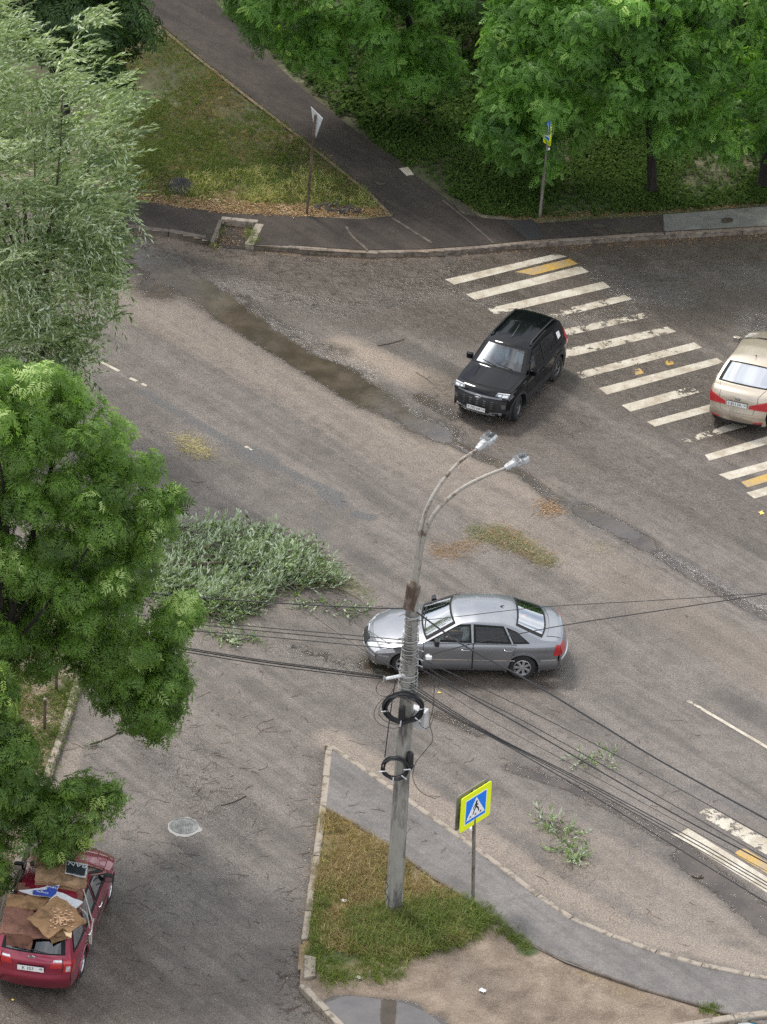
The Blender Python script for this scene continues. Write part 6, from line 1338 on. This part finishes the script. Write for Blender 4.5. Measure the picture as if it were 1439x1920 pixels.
def spray(label, pts, n, z=.1, size=.6, stems=3, mat=None, name='leafy_twig'):
    c = at(sum(p[0] for p in pts) / len(pts), sum(p[1] for p in pts) / len(pts), 0); o = empty(name, c, 0, label, 'twig'); P = []
    for _ in range(n): k = random.randrange(len(pts) - 1); t = random.random(); x = pts[k][0] + (pts[k + 1][0] - pts[k][0]) * t + random.gauss(0, pts[k][2]); y = pts[k][1] + (pts[k + 1][1] - pts[k][1]) * t + random.gauss(0, pts[k][2] * .5); P.append(at(x, y, .01 + random.random() ** 2 * z))
    P = np.array(P); a = RNG.uniform(0, 6.28, len(P)); D = np.stack([np.cos(a), np.sin(a), RNG.uniform(0, .4, len(P))], 1)
    scatter('leaves', T_WIL2, P - np.array(c), frames(D, RNG.uniform(0, 6.28, len(P))), RNG.uniform(.3, .6, len(P)) * size / .6, .5 + RNG.normal(size=len(P)) * .25, mat or M_FWIL, o)
    mb = MB(); S = smooth_pts([at(p[0], p[1], .04) for p in pts], 4); mb.tube([p - c for p in S], .010, 5)
    for p in S[1:-1:2]: mb.tube([p - c, p - c + Vector((random.uniform(-.25, .25), random.uniform(-.25, .25), .02))], .006, 4)
    mb.build('stem', M_BARKW, o)
spray('broken willow twig with pale green leaves lying near the kerb of the foreground pavement', [(1020, 1538, 6), (1055, 1555, 12), (1065, 1585, 12), (1090, 1608, 10), (1065, 1612, 6)], 75, .12, .85)
spray('small willow twig lying under the cables right of the pole', [(1085, 1430, 5), (1115, 1420, 8), (1145, 1428, 5)], 26, .06, .85)
spray('thin torn leafy twigs lying between the fallen branch and the silver car', [(560, 1140, 10), (600, 1125, 12), (650, 1150, 10), (690, 1145, 6)], 50, .05, .8)
spray('green leaf scraps below the fallen branch under the cables', [(400, 1190, 8), (450, 1200, 12), (480, 1190, 8)], 60, .05, .8)
spray('little green twig in the side road left of the middle', [(155, 1398, 4), (175, 1400, 4), (185, 1396, 3)], 7, .04, .4)
spray('green sprig lying on the roof of the champagne gold sedan', [(1405, 690, 3), (1418, 684, 5), (1432, 676, 5), (1438, 665, 3)], 1, .01, .2) if False else None

# grass, ground cover, litter (uncountable)
def blade_tuft(rs, n, h, w, lean):
    q = []; t = []
    for i in range(n):
        az = rs.uniform(0, 6.28); L0 = h * rs.uniform(.5, 1.1); b = np.array([rs.uniform(-.06, .06), rs.uniform(-.06, .06), 0]); d = np.array([math.cos(az) * lean, math.sin(az) * lean, 1.]); d += np.array([lean * .8, 0, 0]); d /= np.linalg.norm(d); s = np.cross(d, [math.sin(az), math.cos(az), .1]); s /= np.linalg.norm(s)
        m_ = b + d * L0 * .55; d2 = d + np.array([math.cos(az) * .7 + .4, math.sin(az) * .7, -.5]); d2 /= np.linalg.norm(d2); e = m_ + d2 * L0 * .5; tt = rs.uniform(-1, 1)
        q.append([b - s * w / 2, b + s * w / 2, m_ + s * w * .4, m_ - s * w * .4]); t.append(tt); q.append([m_ - s * w * .4, m_ + s * w * .4, e + s * w * .08, e - s * w * .08]); t.append(tt)
    return T_(q, t)
T_GR = [blade_tuft(rs, 9, .30, .010, .5) for _ in range(5)]; T_SH = [blade_tuft(rs, 8, .12, .010, .6) for _ in range(5)]
M_GR = leafmat('grass_blades', (.07, .11, .02), (.25, .29, .07), (.66, .56, .28), None, .3); M_STRAW = leafmat('dry_grass_blades', (.16, .115, .055), (.46, .34, .16), (.66, .54, .30), None, .25); M_WEED = leafmat('weed_leaves', (.03, .06, .012), (.10, .16, .035), (.20, .26, .08), None, .3, .85, .08)
def flake(rs, n, r, w, spread=.12, up=.15):
    q = []; t = []
    for i in range(n): az = rs.uniform(0, 6.28); d = np.array([math.cos(az), math.sin(az), rs.uniform(-up, up)]); q.append(leaf_quad(np.array([rs.uniform(-spread, spread), rs.uniform(-spread, spread), .006]), d, np.array([rs.uniform(-.3, .3), rs.uniform(-.3, .3), 1.]), r * rs.uniform(.5, 1.1), w)); t.append(rs.uniform(-1, 1))
    return T_(q, t)
T_FL = [flake(rs, 5, .045, .028) for _ in range(6)]; T_F1 = [flake(rs, 1, .05, .03) for _ in range(6)]; T_HAY = [flake(rs, 7, .16, .012, .15, .3) for _ in range(6)]
def broadcast(name, poly, n, templ, mat, z, size, tint0=.4, tints=.2, dens=None, kind='stuff'):
    xs = [p[0] for p in poly]; ys = [p[1] for p in poly]; x = RNG.uniform(min(xs), max(xs), n * 3); y = RNG.uniform(min(ys), max(ys), n * 3); ok = inside(poly, x, y); x, y = x[ok], y[ok]
    if dens is not None: k = RNG.uniform(size=len(x)) < dens(x, y); x, y = x[k], y[k]
    x, y = x[:n], y[:n]; fz = 8 if (templ is T_HAY or (templ is T_FL and z < .01)) else (5 if name == 'grass' else 0); x = x + RNG.normal(size=len(x)) * fz; y = y + RNG.normal(size=len(y)) * fz * .6; P = np.array([at(a, b, z) for a, b in zip(x, y)])
    if len(P) == 0: return
    a = RNG.uniform(0, 6.28, len(P)); m3 = frames(np.stack([RNG.normal(size=len(P)) * .12, RNG.normal(size=len(P)) * .12, np.ones(len(P))], 1), a * .25)
    o = scatter(name, templ, P, m3, RNG.uniform(size[0], size[1], len(P)), tint0 + RNG.normal(size=len(P)) * tints, mat); return tag(o, kind=kind)
def nz2d(x, y, s, ph=0): return .5 + .25 * (np.sin(x / s + ph) + np.sin(y / s * 1.7 + x / s * .6 + ph * 2)) 
ISG = [(606, 1520), (640, 1535), (725, 1592), (800, 1645), (880, 1695), (925, 1728), (900, 1765), (860, 1785), (800, 1800), (740, 1845), (680, 1845), (620, 1862), (575, 1800), (580, 1760), (590, 1650)]
broadcast('grass', ISG, 3600, T_GR, M_GR, ZI - .02, (.35, .9), .40, .2, lambda x, y: np.clip((y - 1590) / 130, .04, 1) * np.clip(nz2d(x, y, 22) * 1.8 - .35, .05, 1))
broadcast('grass', [(606, 1520), (725, 1592), (860, 1690), (880, 1760), (740, 1800), (600, 1780), (590, 1650)], 7500, T_GR, M_STRAW, ZI - .02, (.3, .85), .5, .3, lambda x, y: np.clip(1.3 - nz2d(x, y, 30) * 1.3, .05, 1))
broadcast('grass', [(640, 1720), (750, 1690), (900, 1700), (920, 1730), (800, 1790), (660, 1790)], 900, T_GR, M_GR, ZI - .02, (.8, 1.35), .35, .2)
broadcast('grass', [(905, 1690), (930, 1715), (995, 1775), (985, 1785), (920, 1740)], 260, T_GR, M_GR, ZI - .02, (.4, .8), .3, .2); broadcast('grass', [(1315, 1885), (1345, 1885), (1345, 1902), (1315, 1900)], 60, T_SH, M_GR, ZI, (.5, 1.2), .4, .2)
UV = [(230, 60), (290, 40), (380, 115), (560, 255), (695, 365), (735, 402), (560, 400), (420, 393), (230, 365), (200, 200)]
broadcast('grass', UV, 6500, T_SH, M_GR, ZU, (.5, 1.3), .25, .18, lambda x, y: np.clip(nz2d(x, y, 25) + (y > 230) * .35, .1, 1) * np.clip((392 - y) / 40, .08, 1))
broadcast('grass', [(230, 200), (300, 190), (430, 270), (470, 330), (240, 335)], 1500, T_GR, M_GR, ZU, (.35, .8), .2, .15, lambda x, y: nz2d(x, y, 20))
broadcast('grass', [(235, 325), (330, 335), (560, 310), (690, 365), (700, 390), (560, 385), (400, 370), (240, 355)], 1500, T_GR, M_GR, ZU, (.4, .9), .75, .25, lambda x, y: nz2d(x, y, 18))
broadcast('grass', UV, 8000, T_SH, M_STRAW, ZU, (.4, 1.1), .3, .25, lambda x, y: np.clip(nz2d(x, y, 33, 2), .1, 1) * .8)
broadcast('grass', [(380, 440), (395, 420), (412, 425), (405, 462), (385, 455)], 90, T_SH, M_GR, .05, (.8, 1.6), .6, .2); broadcast('grass', [(462, 430), (478, 432), (485, 455), (465, 462)], 70, T_SH, M_GR, ZU, (.6, 1.3), .6, .2)
broadcast('grass', [(0, 1260), (165, 1262), (140, 1320), (95, 1455), (60, 1440), (0, 1380)], 1400, T_SH, M_GR, ZI, (.5, 1.3), .3, .2, lambda x, y: nz2d(x, y, 18))
def rosette(rs, n, r, w):
    q = []; t = []
    for i in range(n): az = rs.uniform(0, 6.28); d = np.array([math.cos(az), math.sin(az), rs.uniform(.1, .9)]); p = np.array([rs.uniform(-.08, .08), rs.uniform(-.08, .08), rs.uniform(.0, .08)]); q.append(leaf_quad(p, d, np.array([0, 0, 1.]), r * rs.uniform(.6, 1.1), w)); t.append(rs.uniform(-1, 1))
    return T_(q, t)
T_RO = [rosette(rs, 9, .10, .055) for _ in range(5)]
RV = [(420, -20), (640, 222), (800, 342), (905, 405), (1010, 415), (1250, 400), (1439, 382), (1439, -20)]
broadcast('ground_cover', [(640, 180), (700, 265), (800, 338), (905, 402), (1010, 410), (1250, 396), (1439, 380), (1439, 200), (900, 150)], 16000, T_RO, M_WEED, ZU, (.4, .95), .35, .2, lambda x, y: np.clip(nz2d(x, y, 45) * 1.4, .15, 1))
broadcast('ground_cover', [(420, 20), (640, 218), (720, 260), (1439, 260), (1439, 0)], 5000, T_RO, M_WEED, ZU, (.8, 1.8), .25, .2)
M_LIT = leafmat('dry_leaf_litter', (.16, .085, .04), (.42, .27, .13), (.62, .52, .36), None, .1); M_LITY = leafmat('yellow_litter', (.30, .24, .08), (.45, .38, .14), (.6, .55, .3), None, .1); M_LITW = leafmat('pale_petals', (.4, .36, .28), (.66, .62, .54), (.75, .73, .68), None, .1); M_HAYG = leafmat('torn_green_litter', (.09, .10, .035), (.22, .22, .09), (.40, .36, .18), None, .1)
broadcast('leaf_litter', [(245, 360), (420, 378), (560, 385), (700, 388), (735, 402), (560, 404), (420, 397), (245, 372)], 1600, T_FL, M_LIT, ZU + .02, (.7, 1.4), .5, .25)
broadcast('leaf_litter', [(470, 462), (680, 478), (900, 470), (1100, 455), (1439, 434), (1439, 446), (1250, 457), (1100, 464), (960, 473), (700, 485), (520, 475)], 2000, T_FL, M_LIT, .004, (.4, .9), .4, .25)
broadcast('leaf_litter', [(870, 385), (960, 408), (1010, 416), (1250, 400), (1439, 383), (1439, 376), (1250, 390), (1000, 400), (900, 375)], 1000, T_FL, M_LIT, ZU + .02, (.5, 1), .35, .2)
broadcast('leaf_litter', [(405, 425), (440, 420), (470, 430), (455, 462), (405, 458)], 90, T_FL, M_LIT, .02, (.6, 1.2), .35, .3)
broadcast('leaf_litter', [(0, 1290), (100, 1290), (140, 1300), (100, 1440), (60, 1440), (0, 1400)], 500, T_FL, M_LIT, ZI, (.6, 1.2), .45, .25)
broadcast('leaf_litter', [(604, 1395), (614, 1400), (566, 1790), (552, 1840), (540, 1840), (556, 1780), (590, 1500)], 420, T_F1, M_LIT, .004, (.5, 1.1), .5, .3)
broadcast('leaf_litter', [(620, 1388), (860, 1545), (1030, 1675), (1180, 1752), (1439, 1818), (1439, 1805), (1180, 1735), (1040, 1655), (860, 1530), (640, 1390)], 500, T_F1, M_LIT, .004, (.4, .9), .35, .2)
broadcast('leaf_litter', [(330, 818), (365, 815), (400, 845), (390, 862), (350, 845)], 240, T_HAY, M_LITY, .004, (.5, .9), .5, .25, lambda x, y: .5 + 0 * x); broadcast('leaf_litter', [(380, 830), (480, 900), (600, 940), (560, 930), (430, 880)], 120, T_HAY, M_HAYG, .004, (.3, .6), .5, .25)
broadcast('leaf_litter', [(810, 1015), (870, 1020), (930, 985), (960, 990), (1040, 1050), (1030, 1062), (920, 1015), (850, 1050), (815, 1040)], 600, T_HAY, M_LIT, .004, (.45, .9), .4, .2); broadcast('leaf_litter', [(880, 990), (940, 985), (1045, 1050), (1030, 1062), (940, 1020), (880, 1010)], 800, T_HAY, M_HAYG, .004, (.5, .9), .45, .25)
broadcast('leaf_litter', [(1008, 935), (1045, 945), (1055, 962), (1020, 965)], 260, T_FL, M_LIT, .004, (.5, 1.0), .4, .2); broadcast('leaf_litter', [(1100, 1008), (1140, 1020), (1152, 1038), (1115, 1030)], 60, T_HAY, M_HAYG, .004, (.35, .6), .5, .2)
broadcast('leaf_litter', [(640, 1065), (690, 1100), (700, 1125), (650, 1110), (600, 1095)], 200, T_HAY, M_HAYG, .004, (.5, .9), .5, .25)
broadcast('leaf_litter', [(0, 1250), (600, 1250), (560, 1920), (0, 1920)], 900, T_F1, M_LITW, .004, (.25, .6), .5, .3); broadcast('leaf_litter', [(620, 1300), (1439, 1300), (1439, 1830), (1000, 1690), (700, 1440)], 500, T_F1, M_LITW, .004, (.2, .5), .5, .3); broadcast('leaf_litter', [(240, 450), (1439, 450), (1439, 1300), (240, 900)], 700, T_F1, M_LIT, .004, (.25, .6), .6, .3)
broadcast('gravel', [(850, 1820), (940, 1760), (1060, 1810), (1200, 1860), (1370, 1905), (1400, 1960), (880, 1960)], 1500, T_F1, M_LITW, ZI + .004, (.2, .6), .12, .3)
# twigs
mb = MB()
def twig(x, y, z, L_, r):
    p = at(x, y, z + r); a = random.uniform(0, 6.28); pts = [p]; 
    for _ in range(random.randint(2, 4)): a += random.uniform(-.6, .6); pts.append(pts[-1] + Vector((math.cos(a), math.sin(a), 0)) * L_ / 3)
    mb.tube(pts, [r * (1 - .5 * i / len(pts)) for i in range(len(pts))], 4)
    if random.random() < .4: b = pts[1]; a += random.choice((-1, 1)); mb.tube([b, b + Vector((math.cos(a), math.sin(a), 0)) * L_ * .4], r * .6, 3)
CL_ = [(random.uniform(150, 600), random.uniform(1330, 1900)) for _ in range(26)] + [(600 - (y - 1400) * .09, y) for y in range(1420, 1850, 45)]
for _ in range(320):
    cx_, cy_ = random.choice(CL_); x_, y_ = (random.gauss(cx_, 34), random.gauss(cy_, 26)) if random.random() < .7 else (random.uniform(130, 600), random.uniform(1330, 1900))
    if x_ > 606 - (y_ - 1400) * .085 or (x_ < 215 and y_ > 1560) or x_ < 120: continue
    twig(x_, y_, .003, random.uniform(.06, .36) * random.choice([1, 1, 1.4]), random.uniform(.0028, .006))
for _ in range(110): twig(random.uniform(620, 1350), random.uniform(1330, 1880), .003 if random.random() < .5 else .003, random.uniform(.08, .35), random.uniform(.003, .006))
for _ in range(90): twig(random.uniform(250, 1400), random.uniform(780, 1300), .003, random.uniform(.06, .25), random.uniform(.003, .006))
for _ in range(50): x = random.uniform(640, 1300); twig(x, 1460 + (x - 640) * .42 + random.uniform(-30, 60), ZI + .014, random.uniform(.1, .35), .005)
tag(mb.build('twigs', rusty('wet_twig', (.16, .085, .06), (.06, .04, .032), .5, 9, .7)), kind='stuff')
# bigger single sticks
for pts, r, lb in (([(170, 1395), (200, 1385), (230, 1370), (247, 1368)], .014, 'long forked stick lying in the side road below the tree'), ([(415, 1510), (440, 1503), (462, 1492)], .012, 'brown stick above and right of the manhole'), ([(780, 698), (800, 710), (815, 722)], .007, 'reddish stick lying on the wet road left of the black car'), ([(708, 648), (735, 643), (758, 636)], .012, 'dark piece of bark on the road between puddle and zebra'), ([(1297, 1642), (1308, 1646), (1320, 1645)], .014, 'dark stick near the puddle on the lower right')):
    S = smooth_pts([at(x, y, r) for x, y in pts], 4); o = empty('stick', S[0], 0, lb, 'stick'); mb = MB(); mb.tube([p - S[0] for p in S], r, 6); mb.tube([S[len(S) // 2] - S[0], S[len(S) // 2] - S[0] + Vector((.1, .12, 0))], r * .6, 5); mb.build('wood', M_BARKW, o, True)
# dark soil heap and paper scraps
c = at(340, 350, ZU); mb = MB(); n = 26; vs = [(0, 0, .20)]
for j in range(1, 6):
    for k in range(n): t = 2 * math.pi * k / n; r = .42 * j / 5 * (1 + random.uniform(-.10, .10)); vs.append((r * math.cos(t), r * 1.25 * math.sin(t), .20 * (1 - (j / 5) ** 1.6) + random.uniform(-.02, .02) - (.02 if j == 5 else 0)))
mb.add(vs, [(0, 1 + k, 1 + (k + 1) % n) for k in range(n)] + [(1 + (j - 1) * n + k, 1 + j * n + k, 1 + j * n + (k + 1) % n, 1 + (j - 1) * n + (k + 1) % n) for j in range(1, 5) for k in range(n)])
o = mb.build('asphalt_heap', plain('black_crumbs', (.022, .022, .024), .85, var=.6, scale=30, bumpy=.9)); o.location = c; tag(o, 'small heap of black asphalt crumbs in the grass beyond the drain', 'heap')
c = at(640, 395, ZU); mb = MB()
for _ in range(26): mb.box((random.gauss(0, .35), random.gauss(0, .15), random.uniform(.02, .07)), [random.uniform(.05, .16) for _ in range(3)], Matrix.Rotation(random.uniform(0, 6), 3, Vector((random.random(), random.random(), 1)).normalized()))
o = mb.build('rubble', plain('dark_rubble', (.07, .06, .05), .9, var=.5)); o.location = c; tag(o, 'loose dark rubble and clods beside the give way sign', 'rubble')
for (x, y, z, s, lb) in ((646, 1689, ZI, .10, 'square white paper scrap in the dry grass left of the pole'), (673, 1833, ZI, .11, 'crumpled white paper at the lower edge of the grass island'), (905, 1858, ZI, .14, 'crumpled white plastic on the bare soil'), (12, 1328, ZI, .10, 'pale scrap of paper in the left verge'), (1428, 962, 0, .12, 'curled yellowish peel near the right edge of the road'), (24, 1875, 0, .06, 'small yellow wrapper behind the red car'), (824, 1299, 0, .07, 'bright yellow leaf on the wet road right of the pole')):
    c = at(x, y, z + .01); mb = MB(); n = 5; vs = [(s * (i / (n - 1) - .5) * random.uniform(.8, 1.2), s * .8 * (j / (n - 1) - .5) * random.uniform(.8, 1.2), random.uniform(.0, s * .25)) for j in range(n) for i in range(n)]
    mb.add(vs, [(j * n + i, j * n + i + 1, (j + 1) * n + i + 1, (j + 1) * n + i) for j in range(n - 1) for i in range(n - 1)]); col = (.75, .75, .72) if 'yellow' not in lb else (.75, .6, .15)
    o = mb.build('litter_scrap', plain('scrap_paper', col, .7)); o.location = c; o.rotation_euler.z = random.random() * 3; tag(o, lb, 'litter')
# ---------------------------------------------------------------- people in the cars
def seat_person(car, s, x, y, z, name, label, shirt, pants=(.05, .06, .09), reach=(.36, .30), scale=.97, hair=(.03, .02, .015)):
    h = car.rotation_euler.z; p = car.location + Matrix.Rotation(h, 3, 'Z') @ (Vector((x, y, z)) * s)
    return make_person(name, label, p, h, plain('shirt_cloth', shirt, .8), plain('trouser_cloth', pants, .85), scale, reach, hair)
seat_person(sedan, sc_sedan, .02, .36, .50, 'person', 'driver of the silver sedan in a grey shirt with hands on the wheel', (.5, .5, .5))
seat_person(suv, sc_suv, -.08, .36, .56, 'person', 'driver of the black off-road car in a white shirt holding the wheel', (.7, .7, .7))
seat_person(suv, sc_suv, -.08, -.36, .56, 'person', 'front passenger of the black off-road car in a pale patterned top', (.55, .6, .6), reach=(.25, .15))
